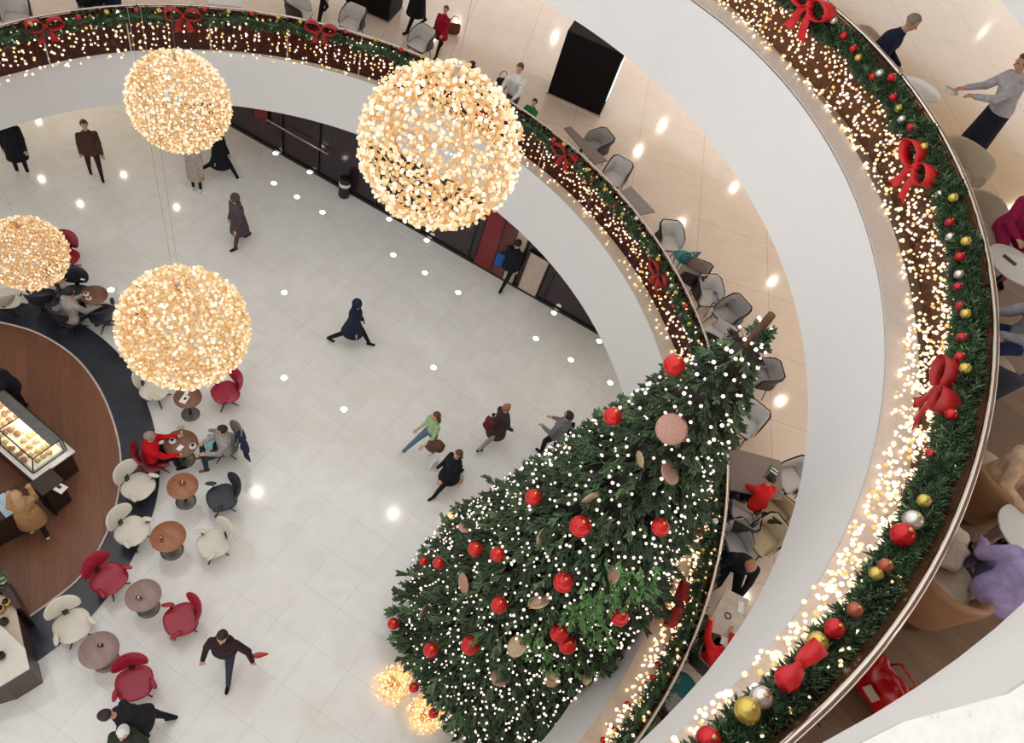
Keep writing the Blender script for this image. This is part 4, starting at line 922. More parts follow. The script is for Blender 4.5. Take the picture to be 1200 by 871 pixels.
# ================================================================== UPPER BALCONY FURNITURE
FU = ZF[2]+.012
M_TAN = mat('tan_leather', (160, 118, 84), .45, var=.08, scale=5); M_TANC = mat('cream_cushion', (196, 180, 156), .7, var=.06); M_CREAM = mat('cream_cloth', (206, 196, 176), .85, var=.12, scale=6, bump=.3)
def tub(x, y, v, label, m, group='tub chairs on the upper balcony'):
    p = at(x, y, FU+.5); p.z = FU; t = thing('tub_chair', label, 'chair', p, heading((x, y), FU+.5, v), group); th_ = .06
    D_ = np.linspace(R(215), R(-35)+2*math.pi*0, 22); prof = [(.33, .12), (.41, .12), (.47, .70), (.45, .76), (.40, .76), (.36, .46)]
    vs = []; fs = []; D_ = np.linspace(R(160), R(380), 26)
    for a in D_:
        dz = .0 if 215 < math.degrees(a) < 325 else -.12*min(1, (215-math.degrees(a))/50 if math.degrees(a) < 215 else (math.degrees(a)-325)/50)
        vs += [Vector((r_*math.cos(a), r_*math.sin(a), z_+(dz if z_ > .5 else 0))) for r_, z_ in prof]
    n = len(prof)
    for i in range(len(D_)-1):
        for k in range(n): fs.append((i*n+k, i*n+(k+1) % n, (i+1)*n+(k+1) % n, (i+1)*n+k))
    fs += [tuple(range(n)), tuple((len(D_)-1)*n+k for k in range(n-1, -1, -1))]
    q = MB().add(vs, fs).build('shell', m, t, True); bv = q.modifiers.new('b', 'BEVEL'); bv.width = .02; bv.segments = 3
    MB().pillow(lambda u, v_, w: (u*.35, v_*.36+.03, .40+.08*w), 3.2, 5, 32).build('seat', M_TANC, t, True)
    MB().lathe([(.30, .05), (.33, .13)], 28).build('base', M_DLEG, t, True)
    for k in range(4): a = math.pi/4+k*math.pi/2; MB().tube([(.27*math.cos(a), .27*math.sin(a), .06), (.29*math.cos(a), .29*math.sin(a), 0)], .018, 6).build('leg', M_DLEG, t)
tub(1104, 672, (12, -10), 'tan leather tub chair under the visitor in the lilac hoodie', M_TAN)
tub(1122, 196, (-8, 8), 'beige tub chair behind the waiter near the rail', M_TANC); tub(1148, 262, (8, 10), 'beige tub chair beside the visitor in magenta', M_TANC)
tub(1160, 420, (8, -4), 'dark navy tub chair under the visitor in navy jeans', mat('navy_velvet', (44, 48, 62), .7)); tub(1168, 560, (8, -8), 'tan tub chair under the visitor in the beige jumper', M_TAN); tub(1016, 62, (10, 6), 'beige tub chair under the man in the navy jacket', M_TANC)
M_WT = mat('white_table_top', (226, 226, 222), .3, var=.02)
def rtab(x, y, r, h, label):
    p = at(x, y, FU+h); p.z = FU; t = thing('round_table', label, 'table', p, 0, 'round white tables on the upper balcony')
    MB().lathe([(r*.95, h-.03), (r, h-.022), (r, h-.005), (r*.98, h), (r*.2, h)], 44).build('tabletop', M_WT, t, True); MB().lathe([(.03, .02), (.03, h-.03)], 12).build('pedestal', M_DLEG, t, True); MB().lathe([(.24, 0), (.24, .012), (.05, .025)], 28).build('base', M_DLEG, t, True)
rtab(1080, 104, .34, .7, 'round white table between the man in navy and the waiter'); rtab(1190, 310, .38, .7, 'round white table with a dark phone beside the visitor in magenta'); rtab(1205, 624, .30, .7, 'round white table above the visitor in the lilac hoodie')
sheet(1183, 305, FU+.7, .09, .2, (10, 8), 'dark phone lying on the white table beside the visitor in magenta', 'phone', M_BLACK, False, 'phone')
# folded cream coat on the tan tub chair
t = MB().pillow(lambda u, v, w: (u*.26+.03*math.sin(5*v), v*.2+.03*math.sin(4*u), .06*w+.03*math.sin(6*u+2)*math.cos(5*v)), 2.6, 7, 40).build('folded_coat', M_CREAM, None, True); t.location = at(1112, 640, FU+.62); t.rotation_euler = (.3, 0, .8)
tag(t, 'crumpled cream coat on the tan tub chair beside the rail', 'coat')
# red bag
p = at(1030, 806, FU+.2); p.z = FU; t = thing('red_bag', 'shiny red bag with a square beige tag on the brown floor by the rail', 'bag', p, heading((1030, 806), FU, (10, -6)))
MB().pillow(lambda u, v, w: (u*.30, w*.17*(1-.3*(v+1)/2), .24+v*.22+.02*math.sin(7*u)), 4, 7, 40).build('body', mat('glossy_red_vinyl', (176, 12, 20), .18, var=.12), t, True)
for sy in (-1, 1): MB().tube([(-.12, sy*.06, .40), (-.09, sy*.08, .50), (.09, sy*.08, .50), (.12, sy*.06, .40)], .012, 6).build('handle', mat('glossy_red_vinyl', (0, 0, 0)), t, True)
MB().box((.0, -.165, .27), (.13, .01, .11), bev=.003).build('tag', M_BEIGE, t)
# mid-storey side things
t = thing('tray', 'green striped tray on the large taupe table held by the child in red', 'tray', at(905, 556, FB+.74), heading((905, 556), FB+.7, (8, -14))); MB().box((0, 0, .01), (.2, .36, .02), bev=.006).build('tray', mat('tray_green', (70, 96, 62), .5), t)
for i in range(4): MB().box((0, -.12+.08*i, .023), (.15, .03, .006)).build('stripe', M_WHITE, t)
for (x, y, l) in [(853, 722, 'dark metal ring lying on the pale table beside the bald man in black')]:
    t = thing('table_ring', l, 'ring', at(x, y, FB+.735)); MB().tube([(.05*math.cos(a), .05*math.sin(a), .008) for a in np.linspace(0, 6.28, 20, endpoint=False)], .01, 6, closed=True).build('ring', M_DLEG, t, True)
sheet(868, 712, FB+.735, .2, .1, (10, 4), 'white paper strips on the pale table beside the bald man in black', 'paper', M_PAPER, False)
sheet(849, 752, FB+.735, .14, .12, (10, 6), 'small white card beside the visitor in the bright red top', 'card', M_PAPER, False, 'card')

# ================================================================== PEOPLE
SKIN = mat('skin_light', (204, 158, 132), .6, var=.05); SKIN2 = mat('skin_tan', (172, 122, 94), .6, var=.05)
M_EYE = mat('dark_eye', (40, 28, 24), .3); M_LIP = mat('lip', (150, 84, 78), .5)
HAIR = {'dark': mat('dark_hair', (38, 28, 26), .6, var=.3, scale=40), 'brown': mat('brown_hair', (92, 60, 42), .6, var=.3, scale=40), 'ginger': mat('ginger_hair', (150, 96, 62), .6, var=.3, scale=40), 'grey': mat('grey_hair', (148, 134, 124), .6, var=.25, scale=40), 'blond': mat('blond_hair', (186, 152, 112), .6, var=.25, scale=40)}
def rx(v, a): c, s = math.cos(a), math.sin(a); return Vector((v.x, v.y*c+v.z*s, -v.y*s+v.z*c))   # a>0 tips +z towards +y
def capsule(mb, p0, p1, r0, r1, n=12, flat=1.0):
    d = (p1-p0); L = max(d.length, 1e-4); d = d/L
    path = []; rr = []
    for k in range(4): a = math.pi/2*(k+.35)/4; path.append(p0-d*r0*math.cos(a)); rr.append(r0*math.sin(a))
    path.append(p0); rr.append(r0); path.append(p1); rr.append(r1)
    for k in range(3, -1, -1): a = math.pi/2*(k+.35)/4; path.append(p1+d*r1*math.cos(a)); rr.append(r1*math.sin(a))
    mb.tube(path, rr, n)
def loft(mb, rings, n=20):
    # rings: (center, right vector, forward vector) ellipses
    vs = []; fs = []
    for c, a, b in rings:
        for k in range(n): t = 2*math.pi*k/n; vs.append(c+a*math.cos(t)+b*math.sin(t))
    for i in range(len(rings)-1):
        for k in range(n): fs.append((i*n+k, i*n+(k+1) % n, (i+1)*n+(k+1) % n, (i+1)*n+k))
    fs += [tuple(range(n-1, -1, -1)), tuple((len(rings)-1)*n+k for k in range(n))]
    mb.add(vs, fs)
def remesh(mb, vox, smooth=2, fac=.6):
    me = bpy.data.meshes.new('tmp'); me.from_pydata([tuple(v) for v in mb.v], [], mb.f); o = bpy.data.objects.new('tmp', me); COL.objects.link(o)
    m = o.modifiers.new('r', 'REMESH'); m.mode = 'VOXEL'; m.voxel_size = vox
    s_ = o.modifiers.new('s', 'SMOOTH'); s_.iterations = smooth; s_.factor = fac
    dg = bpy.context.evaluated_depsgraph_get(); ev = o.evaluated_get(dg); out = bpy.data.meshes.new_from_object(ev)
    bpy.data.objects.remove(o); bpy.data.meshes.remove(me); out.materials.clear(); return out
def human(label, px, z, face, top, bottom, shoe, hair='dark', hairlen=0, coat=None, skirt=0, hood=False, hat=None, h=1.72, seat=None, lean=0, head=0,
          legs=((.35, .15), (-.3, .25)), arms=((.1, .12, .3), (.1, .12, .3)), skin=None, ref='feet', vox=None, turn=0, female=False, rz=None, sleeve=True, roll=0, apron=None):
    skin = skin or SKIN; h = h*1.11; s = h/1.75; BK = 1.14; vox = vox or (.0125 if z > 9 else .016)
    seg = []   # p0, p1, r0, r1, material slot   slots 0 skin, 1 top, 2 bottom, 3 shoes
    th, shn = .43*s, .42*s; feet = []
    body = MB()
    P = Vector((0, 0, 0)); knees = []; ank = []
    for i, sx in ((0, -1), (1, 1)):
        a, k = legs[i][:2]; sp_ = legs[i][2] if len(legs[i]) > 2 else .03
        hip = P+Vector((sx*.09*s, 0, 0)); kd = Vector((sx*math.sin(sp_), math.sin(a), -math.cos(a))).normalized(); kn = hip+kd*th
        sd_ = Vector((sx*math.sin(sp_)*.4, math.sin(a-k), -math.cos(a-k))).normalized(); an = kn+sd_*shn; knees.append((hip, kn)); ank.append(an)
        feet.append((an, a-k))
    zmin = min((an.z-.075*s-max(0, -math.sin(fa))*.09*s) for an, fa in feet)
    if seat is not None: dz = seat+.105*s
    else: dz = -zmin
    P = Vector((0, 0, dz)); up = Vector((0, math.sin(lean), math.cos(lean))); fw = Vector((0, math.cos(lean), -math.sin(lean))); rt = Vector((1, 0, 0))
    if roll: up = Matrix.Rotation(roll, 3, 'Y') @ up; rt = Matrix.Rotation(roll, 3, 'Y') @ rt
    wv = 1.0 if not female else .9
    for (hip, kn), an, (q, fa) in zip(knees, ank, feet):
        a0, b0, c0 = hip+P, kn+P, an+P
        seg += [(a0, b0, .088*s, .056*s, 2), (b0, c0, .056*s, .038*s, 2)]
        fd = Vector((0, math.cos(min(0, fa)*.7), math.sin(min(0, fa)*.7))).normalized() if seat is None else Vector((0, 1, 0))
        lowf = c0+Vector((0, 0, -.035*s))
        seg += [(c0+Vector((0, -.03*s, -.035*s)), lowf+fd*.13*s, .040*s, .032*s, 3), (c0, c0+Vector((0, 0, -.03*s)), .038*s, .04*s, 3)]
    hipc = P; waist = P+up*.17*s; chest = P+up*.36*s; neckb = P+up*.50*s; shc = P+up*.455*s
    loft(body, [(P-up*.09*s, rt*.11*s, fw*.08*s), (P, rt*.165*s, fw*.115*s), (P+up*.08*s, rt*.155*s, fw*.11*s), (waist, rt*.132*s*wv, fw*.098*s), (P+up*.27*s, rt*.15*s*wv, fw*.11*s), (chest, rt*.165*s*wv, fw*.118*s), (P+up*.43*s, rt*.15*s*wv, fw*.1*s), (P+up*.485*s, rt*.09*s, fw*.07*s), (P+up*.54*s, rt*.052*s, fw*.052*s)])
    tsegs = [(P-up*.02*s, P+up*.03*s, .12*s, .12*s, 2), (P+up*.12*s, chest, .115*s, .13*s, 1), (shc-rt*.1*s, shc+rt*.1*s, .1*s, .1*s, 1)]
    hu = Vector((0, math.sin(lean+head), math.cos(lean+head))); hf = Vector((math.sin(turn)*math.cos(lean+head), math.cos(turn)*math.cos(lean+head), -math.sin(lean+head))).normalized(); hr = hf.cross(hu).normalized()
    hd = neckb+up*.05*s+hu*.135*s
    seg += [(neckb-up*.02*s, hd-hu*.05*s, .055*s, .05*s, 0)]
    hands = []
    for i, sx in ((0, -1), (1, 1)):
        p_, b_, e_ = arms[i][:3]; inn = arms[i][3] if len(arms[i]) > 3 else 0
        sh = shc-up*.045*s+rt*sx*.178*s*wv
        ud = (rt*sx*math.sin(b_)+fw*math.sin(p_)*math.cos(b_)-up*math.cos(p_)*math.cos(b_)).normalized(); el = sh+ud*.29*s
        fd_ = (rt*sx*(math.sin(b_)*.5-inn)+fw*math.sin(p_+e_)-up*math.cos(p_+e_)).normalized(); wr = el+fd_*.25*s
        seg += [(sh, el, .055*s, .043*s, 1), (el, wr, .042*s, .028*s, 1 if sleeve else 0)]; hands.append((wr, fd_, sx))
    seg = [(a, b, r0*(1.12 if m in (1, 2) else 1), r1*(1.12 if m in (1, 2) else 1), m) for (a, b, r0, r1, m) in seg]
    for (a, b, r0, r1, m) in seg: capsule(body, a, b, r0, r1)
    # head: skull, jaw, nose, ears
    HM = Matrix((hr, hf, hu)).transposed().to_4x4()
    def hp(x, y, zz): return hd+hr*x*s+hf*y*s+hu*zz*s
    body.sphere(hp(0, -.008, .025), .098*s, 16, 12, M=HM, sc3=(.80, 1.0, 1.02)); body.sphere(hp(0, .022, -.045), .068*s, 14, 10, M=HM, sc3=(.86, .95, 1.0))
    capsule(body, hp(0, .086, .015), hp(0, .108, -.022), .009*s, .014*s, 8)
    for sx in (-1, 1): body.sphere(hp(sx*.082, -.005, -.005), .026*s, 8, 6, M=HM, sc3=(.4, .7, 1.15))
    me = remesh(body, vox, 3, .5)
    slots = [skin, top, bottom, shoe, M_EYE, M_LIP]
    for m in slots: me.materials.append(m)
    nf = len(me.polygons); C_ = np.empty(nf*3); me.polygons.foreach_get('center', C_); C_ = C_.reshape(-1, 3); best = np.full(nf, 9.); idx = np.zeros(nf, np.int32)
    for (a, b, r0, r1, m) in seg+tsegs+[(hp(0, -.008, .02), hp(0, .02, -.04), .09*s, .07*s, 0)]:
        a = np.array(a); b = np.array(b); ab = b-a; t = np.clip(((C_-a)@ab)/max(1e-9, ab@ab), 0, 1); d = np.linalg.norm(C_-a-t[:, None]*ab, axis=1)-(r0+(r1-r0)*t)
        k = d < best; best[k] = d[k]; idx[k] = m
    me.polygons.foreach_set('material_index', idx); me.polygons.foreach_set('use_smooth', np.ones(nf, bool))
    # hands and eyes are appended to the same mesh
    ex = MB()
    for wr, fd_, sx in hands:
        side = rt-fd_*rt.dot(fd_); side = side.normalized() if side.length > .1 else fw; nrm = fd_.cross(side).normalized()
        pc = wr+fd_*.05*s
        loft(ex, [(wr-fd_*.015*s, side*.024*s, nrm*.02*s), (wr+fd_*.02*s, side*.032*s, nrm*.018*s), (wr+fd_*.085*s, side*.040*s, nrm*.014*s), (wr+fd_*.098*s, side*.036*s, nrm*.009*s)], 12)
        for j, Lf in enumerate((.068, .078, .073, .058)):
            b0 = wr+fd_*.088*s+side*(-.029+.0195*j)*s*sx*-1; c1 = b0+fd_*Lf*.5*s+nrm*.006*s*(1 if nrm.y < 0 else -1); c2 = c1+fd_*Lf*.38*s+nrm*.022*s*(1 if nrm.y < 0 else -1)
            ex.tube([b0, c1, c2], [.0092*s, .0085*s, .0065*s], 6)
        tb = wr+fd_*.03*s-side*sx*.028*s; ex.tube([tb, tb+fd_*.03*s-side*sx*.022*s, tb+fd_*.062*s-side*sx*.024*s], [.012*s, .0105*s, .008*s], 6)
    nh = len(ex.f)
    for sx in (-1, 1): ex.sphere(hp(sx*.032, .078, .012), .011*s, 8, 6, mi=4)
    ex.sphere(hp(0, .084, -.052), .02*s, 8, 6, mi=5, M=HM, sc3=(1, .35, .3))
    bm = bmesh.new(); bm.from_mesh(me); vv = [bm.verts.new(v) for v in ex.v]
    for f, m in zip(ex.f, ex.m):
        try: ff = bm.faces.new([vv[i] for i in f]); ff.material_index = m if m else 0; ff.smooth = True
        except ValueError: pass
    bm.to_mesh(me); bm.free()
    o = bpy.data.objects.new('person', me); COL.objects.link(o); tag(o, label, 'person', None)
    # placement
    if rz is None: rz = heading(px, z+(0 if ref == 'feet' else .5), face)
    o.rotation_euler = (0, 0, rz); rm = Matrix.Rotation(rz, 3, 'Z')
    if ref == 'feet': tgt = (feet[0][0]+feet[1][0])/2+P; tz = z
    elif ref == 'head': tgt = hd; tz = z+hd.z
    else: tgt = P; tz = z+P.z
    w = at(px[0], px[1], tz); q = rm @ Vector((tgt.x, tgt.y, 0)); o.location = (w.x-q.x, w.y-q.y, z)
    # coat
    if coat is not None:
        c = MB(); g = 1.13
        rings = [(P+up*.02*s, rt*.185*s, fw*.14*s), (P+up*.10*s, rt*.17*s, fw*.13*s), (waist, rt*.155*s*wv, fw*.122*s), (P+up*.27*s, rt*.17*s*wv, fw*.13*s), (chest, rt*.185*s*wv, fw*.138*s), (P+up*.42*s, rt*.165*s*wv, fw*.118*s), (P+up*.475*s, rt*.115*s, fw*.098*s), (P+up*.51*s, rt*.085*s, fw*.08*s), (P+up*.545*s, rt*.07*s, fw*.07*s)]
        if skirt:
            dn = -up if seat is None else Vector((0, .95, -.3))
            if seat is None:
                dn = (Vector((0, 0, -1))*.8-up*.2).normalized(); sf = sum(abs(math.sin(l[0])) for l in legs)*.12*skirt/.5
                rings = [(P+dn*skirt*s, rt*.215*s, fw*(.15+sf)*s), (P+dn*skirt*.5*s, rt*.20*s, fw*(.15+sf*.5)*s)]+rings
        else: rings = [(P-up*.07*s, rt*.17*s, fw*.125*s)]+rings
        rings = [(c_, a_*(BK if i_ < len(rings)-5 else 1.04), b_*BK) for i_, (c_, a_, b_) in enumerate(rings[:-3])]+rings[-3:]
        c = MB(); loft(c, rings, 24)
        if skirt and seat is not None:
            for (hip, kn) in knees: capsule(c, hip+P, (hip+P)*.35+(kn+P)*.65, .105*s, .085*s)
        asg = [q_ for q_ in seg if q_[4] == 1 or (not sleeve and q_[4] == 0)]
        for (a, b, r0, r1, m) in asg[:4]: capsule(c, a, b if True else b, r0*1.12+.004, r1*1.2+.007)
        if hood: c.sphere(neckb-fw*.05*s+up*.03*s, .10*s, 14, 10, sc3=(1.15, .8, .6))
        if hood == 'up': c.sphere(hd-hf*.02*s+hu*.02*s, .125*s, 16, 12, M=HM, sc3=(.9, .95, 1.08))
        cm = remesh(c, vox*1.1, 3, .5); cm.materials.append(coat); cm.polygons.foreach_set('use_smooth', np.ones(len(cm.polygons), bool)); linkmesh('coat', cm, o)
    if apron is not None:
        c = MB(); dn = (Vector((0, 0, -1))*.8-up*.2).normalized()
        loft(c, [(P+dn*.62*s, rt*.25*s, fw*.19*s), (P+dn*.3*s, rt*.22*s, fw*.17*s), (P, rt*.20*s, fw*.155*s), (P+up*.14*s, rt*.172*s, fw*.135*s)], 26)
        am = remesh(c, vox*1.1, 2, .5); am.materials.append(apron); am.polygons.foreach_set('use_smooth', np.ones(len(am.polygons), bool)); linkmesh('apron', am, o)
    # hair
    if hat is not None or hair:
        H_ = MB(); nu, nv = 22, 14; tmp = MB(); tmp.sphere((0, 0, 0), 1, nu, nv); vs = []
        for v in tmp.v:
            x, y, zz = v; r_ = .108
            if y > .30 and zz < .45+.2*abs(x): r_ = .074     # the face stays free
            elif zz < -.25-.1*hairlen: r_ = .080 if hairlen < .2 else .104
            vs.append(hp(x*r_*.84, y*r_*1.04-.010, zz*r_*1.03+.026))
        H_.add(vs, tmp.f)
        if hairlen > .2 or hairlen == .2:
            L = hairlen; loft(H_, [(hp(0, -.055, .03), hr*.085*s, hf*.045*s), (hp(0, -.085, -.08), hr*.088*s, hf*.04*s), (hp(0, -.11-.02*L, -.08-L*.4), hr*.08*s, hf*.032*s), (hp(0, -.12-.03*L, -.08-L*.8), hr*.04*s, hf*.018*s)], 14)
        if hood != 'up': H_.build('hair' if hat is None else 'hat', HAIR[hair] if hat is None else hat, o, True)
    return o
def held(name, label, cat, px, z, build, rz=0):
    t = thing(name, label, cat, at(px[0], px[1], z), rz); build(t); return t
def hand_bag(t, w, h, d, m, strap=True):
    MB().pillow(lambda u, v, q: (u*w/2, q*d/2*(1-.25*(v+1)/2), h/2+v*h/2), 5, 5, 32).build('body', m, t, True)
    if strap: MB().tube([(w*.32*math.cos(a), 0, h+h*.6*math.sin(a)) for a in np.linspace(0, math.pi, 12)], .01, 6).build('handle', m, t, True)

K = cloth((26, 26, 31)); NAVY = cloth((32, 38, 60)); PLUM = cloth((84, 70, 74)); BRN = cloth((74, 54, 44)); TAN = cloth((176, 134, 88)); TANT = cloth((160, 128, 100)); MAR = cloth((58, 30, 36)); GREY = cloth((120, 118, 120)); JEAN = cloth((92, 112, 136)); WH = cloth((222, 220, 216)); GRN = cloth((158, 188, 136)); DGRN = cloth((46, 52, 42)); RED = cloth((196, 18, 34)); REDB = cloth((214, 38, 40)); BLUE = cloth((38, 92, 168)); LIL = cloth((168, 152, 196)); BGE = cloth((200, 168, 138)); MAG = cloth((150, 30, 74)); PNK = cloth((168, 138, 132)); LG = cloth((190, 188, 192)); LGR = cloth((160, 156, 150)); KID = cloth((52, 108, 60))
SK = cloth((24, 20, 20)); SW = cloth((225, 222, 215)); SBR = cloth((150, 104, 66))
walk = ((.42, .1), (-.38, .35)); walk2 = ((-.38, .35), (.42, .1)); stand = ((.04, .03), (-.05, .03)); stride = ((.55, .08), (-.5, .3))
sit = ((1.45, 1.45, .12), (1.4, 1.35, .12)); lap = ((.5, .12, 1.0, .35), (.5, .12, 1.0, .35)); hang = ((.15, .12, .25), (-.15, .12, .25)); reach = ((.95, .1, .6, .1), (.8, .15, .7, .1))
# --- ground floor
human('person in a black coat and white trainers at the upper left edge', (27, 203), 0, (2, 12), K, K, SW, coat=K, skirt=.45, legs=stand, arms=hang)
human('person in a brown jacket over a tan top walking at the upper left', (113, 206), 0, (4, 12), TANT, MAR, SK, coat=BRN, skirt=.12, legs=((.2, .1), (-.2, .15)), arms=hang, hair='brown')
human('small person in a pale coat half hidden below the upper left ball', (231, 222), 0, (-2, 10), WH, K, SW, coat=cloth((170, 158, 146)), skirt=.5, h=1.5, legs=stand, arms=hang, hair='brown', hairlen=.3, female=True)
human('person in a long black coat striding below the upper left ball', (257, 207), 0, (12, 4), K, K, SW, coat=K, skirt=.4, legs=stride, arms=hang)
human('hooded person in a grey plum coat carrying a white bag', (284, 285), 0, (-9, 4), PLUM, PLUM, SK, coat=PLUM, skirt=.42, hood='up', legs=((.3, .1), (-.3, .25)), arms=((.3, .15, .4), (.1, .12, .3)), lean=.12)
human('person in a navy hooded padded coat walking alone in the middle of the floor', (409, 402), 0, (11, 3), NAVY, K, SK, coat=NAVY, skirt=.38, hood='up', legs=stride, arms=((.1, .12, .5), (.0, .12, .5)), lean=.06, turn=0)
human('person in a black coat with a blue bag at the shop front', (589, 334), 0, (8, -9), K, K, SK, coat=K, skirt=.2, legs=walk, arms=hang)
human('second person in dark clothes close to the shopper with the blue bag', (606, 329), 0, (8, 3), K, K, SK, coat=cloth((60, 46, 46)), skirt=.3, legs=walk2, arms=lap, hair='brown')
human('woman in a green top and jeans with a brown coat round her waist', (489, 534), 0, (-12, 5), GRN, JEAN, SW, legs=((-.1, .1), (.75, .05)), arms=((.4, .2, .7), (.2, .15, .6)), hair='brown', hairlen=.35, female=True, coat=None, lean=.05, h=1.66)
human('woman with brown hair in a black coat beside the one in green', (524, 569), 0, (-11, 6), K, K, SK, coat=K, skirt=.35, legs=stride, arms=((.5, .15, .8, .2), (.2, .15, .5)), hair='brown', hairlen=.2, female=True, h=1.66)
human('woman in a dark brown coat with a maroon rucksack', (570, 522), 0, (10, -4), BRN, LGR, SK, coat=cloth((66, 54, 54)), skirt=.4, legs=((.3, .15), (-.45, .2)), arms=((.3, .15, .7), (.2, .15, .5)), hair='ginger', hairlen=.1, female=True, h=1.68)
human('man in a grey jacket with a black rucksack seen from behind', (640, 533), 0, (-9, -9), GREY, K, SK, coat=GREY, skirt=0, legs=((.3, .4), (-.1, .05)), arms=((.2, .2, 1.0, .3), (.3, .2, .9, .4)), hair='dark', h=1.85)
human('man in a dark maroon jumper carrying a red folder across the lower floor', (266, 781), 0, (-3, 12), cloth((52, 34, 38)), cloth((52, 60, 70)), SK, coat=cloth((52, 34, 38)), skirt=0, legs=((.45, .05), (-.25, .2)), arms=((.25, .8, .1), (.1, .3, .5)), hair='dark', h=1.78)
human('stooping person all in black beside the lowest red chair', (188, 853), 0, (-14, 2), K, K, SK, coat=cloth((38, 37, 40)), skirt=.15, lean=.75, legs=((.25, .3), (-.35, .1)), arms=((.9, .1, .5), (.9, .1, .5)), hair='dark')
human('person in a white hat and dark green coat at the bottom edge', (163, 880), 0, (-3, 12), DGRN, K, SK, coat=DGRN, skirt=.3, hat=WH, legs=stand, arms=lap)
human('barista in a black shirt at the left edge behind the pastry case', (30, 482), .045, (-10, 4), K, K, SK, legs=stand, arms=reach, hair='', skin=SKIN, lean=.25, coat=K)
human('woman in a tan coat waiting at the end of the pastry counter', (47, 627), .045, (-4, -12), WH, MAR, SW, coat=TAN, skirt=.42, hair='blond', hairlen=.3, legs=((.12, .05), (-.15, .1)), arms=((.5, .15, .9, .2), (.5, .15, .9, .2)), female=True, h=1.66)
human('seated visitor in a red top with grey hair at the brown table', (177, 533), .02, (14, -3), RED, K, SK, seat=.44, legs=sit, arms=reach, hair='grey', ref='pelvis', lean=.1, coat=RED)
human('seated visitor in a grey jumper with a navy coat over the chair', (264, 524), 0, (-14, 3), LGR, cloth((52, 62, 66)), SBR, seat=.44, legs=sit, arms=lap, hair='dark', ref='pelvis', coat=LGR, lean=.05)
human('seated visitor in black and white at the small upper left table', (82, 372), .02, (12, -8), K, K, SK, seat=.44, legs=sit, arms=reach, hair='dark', ref='pelvis', lean=.25, coat=cloth((170, 160, 154)))
human('seated visitor in pale grey half hidden behind the smallest ball', (72, 306), .02, (-12, 10), LG, RED, SK, seat=.44, legs=sit, arms=lap, hair='grey', ref='pelvis', coat=LG)
# things carried on the ground floor
held('shopping_bag', 'white carrier bag held by the hooded person in grey plum', 'bag', (276, 270), .3, lambda t: hand_bag(t, .34, .42, .12, M_PAPER), 1.0)
held('shopping_bag', 'bright blue bag at the hip of the shopper at the shop front', 'bag', (586, 312), .55, lambda t: hand_bag(t, .42, .5, .2, BLUE), .3)
held('handbag', 'small black handbag held in front of the small person in a pale coat', 'bag', (229, 199), .65, lambda t: hand_bag(t, .26, .2, .12, M_BLACK), 0)
held('red_folder', 'red folder carried by the man in the maroon jumper', 'folder', (302, 766), .72, lambda t: MB().pillow(lambda u, v, w: (u*.16, v*.24, .03*w), 8, 4, 28).build('cover', M_RED2, t) , .5) if False else None
M_RED2 = mat('bright_red_cover', (190, 34, 28), .45, var=.1)
q = MB().pillow(lambda u, v, w: (u*.12, .035*w, v*.23), 6, 4, 28).build('red_folder', M_RED2, None, True); q.location = at(303, 768, .8); q.rotation_euler = (.5, .35, .9); tag(q, 'bright red folder carried by the man in the maroon jumper', 'folder')
def rucksack(px, z, face, m, label):
    t = thing('rucksack', label, 'rucksack', at(px[0], px[1], z), heading(px, z, face))
    MB().pillow(lambda u, v, w: (u*.15, w*.09-.0, .22+v*.22), 3.5, 6, 32).build('body', m, t, True); MB().pillow(lambda u, v, w: (u*.11, -.09+w*.03, .14+v*.09), 4, 4, 24).build('pocket', m, t, True)
    for sx in (-1, 1): MB().tube([(sx*.09, .08, .40), (sx*.11, .14, .44), (sx*.12, .2, .36), (sx*.12, .17, .2), (sx*.1, .08, .06)], .014, 6, sx=1.6).build('strap', m, t, True)
rucksack((664, 508), 1.1, (-9, -9), cloth((34, 34, 40)), 'black rucksack on the back of the man in grey'); rucksack((571, 502), 1.0, (10, -4), cloth((98, 38, 48)), 'maroon rucksack on the back of the woman in brown')
q = MB().pillow(lambda u, v, w: (u*.24, v*.17+.02*math.sin(6*u), .12*w*(1+.2*math.sin(5*u))), 2.8, 6, 32).build('draped_coat', cloth((104, 68, 56)), None, True); q.location = at(510, 523, .95); q.rotation_euler = (1.2, .2, .4); tag(q, 'rusty brown coat carried by the woman in the green top', 'coat')
held('fur_bag', 'furry brown bag held by the person in the white hat', 'bag', (150, 842), .85, lambda t: hand_bag(t, .36, .22, .2, mat('brown_fur', (140, 108, 78), .95, var=.45, scale=20, bump=.8)), .3)
held('shopping_bag', 'white carrier bag beside the woman in the black coat', 'bag', (507, 549), .35, lambda t: hand_bag(t, .3, .34, .12, M_PAPER), 1.2)
held('shopping_bag', 'tan paper bag at the feet of the woman in the black coat', 'bag', (537, 567), .05, lambda t: hand_bag(t, .18, .26, .12, mat('tan_paper', (196, 150, 96), .7)), .5)
# navy coat on the grey chair, teal scarf
q = MB().pillow(lambda u, v, w: (u*.40+.05*math.sin(6*v), .05*w-.02+.06*v*v+.03*math.sin(8*u), v*.36+.04*math.sin(7*u)), 2.4, 7, 44).build('draped_coat', cloth((44, 44, 74)), None, True)
q.location = at(285, 520, .72); q.rotation_euler = (-.15, 0, heading((285, 520), .7, (-14, 3))); tag(q, 'navy coat hanging over the back of the grey lounge chair', 'coat')
q = MB().pillow(lambda u, v, w: (u*.10+.02*math.sin(5*v), v*.2, .02*w-.05*v*v+.01*math.sin(9*u)), 4, 5, 30).build('scarf', cloth((130, 176, 182)), None, True)
q.location = at(246, 517, .68); q.rotation_euler = (0, 0, .3); tag(q, 'pale teal scarf on the lap of the visitor in the grey jumper', 'scarf')
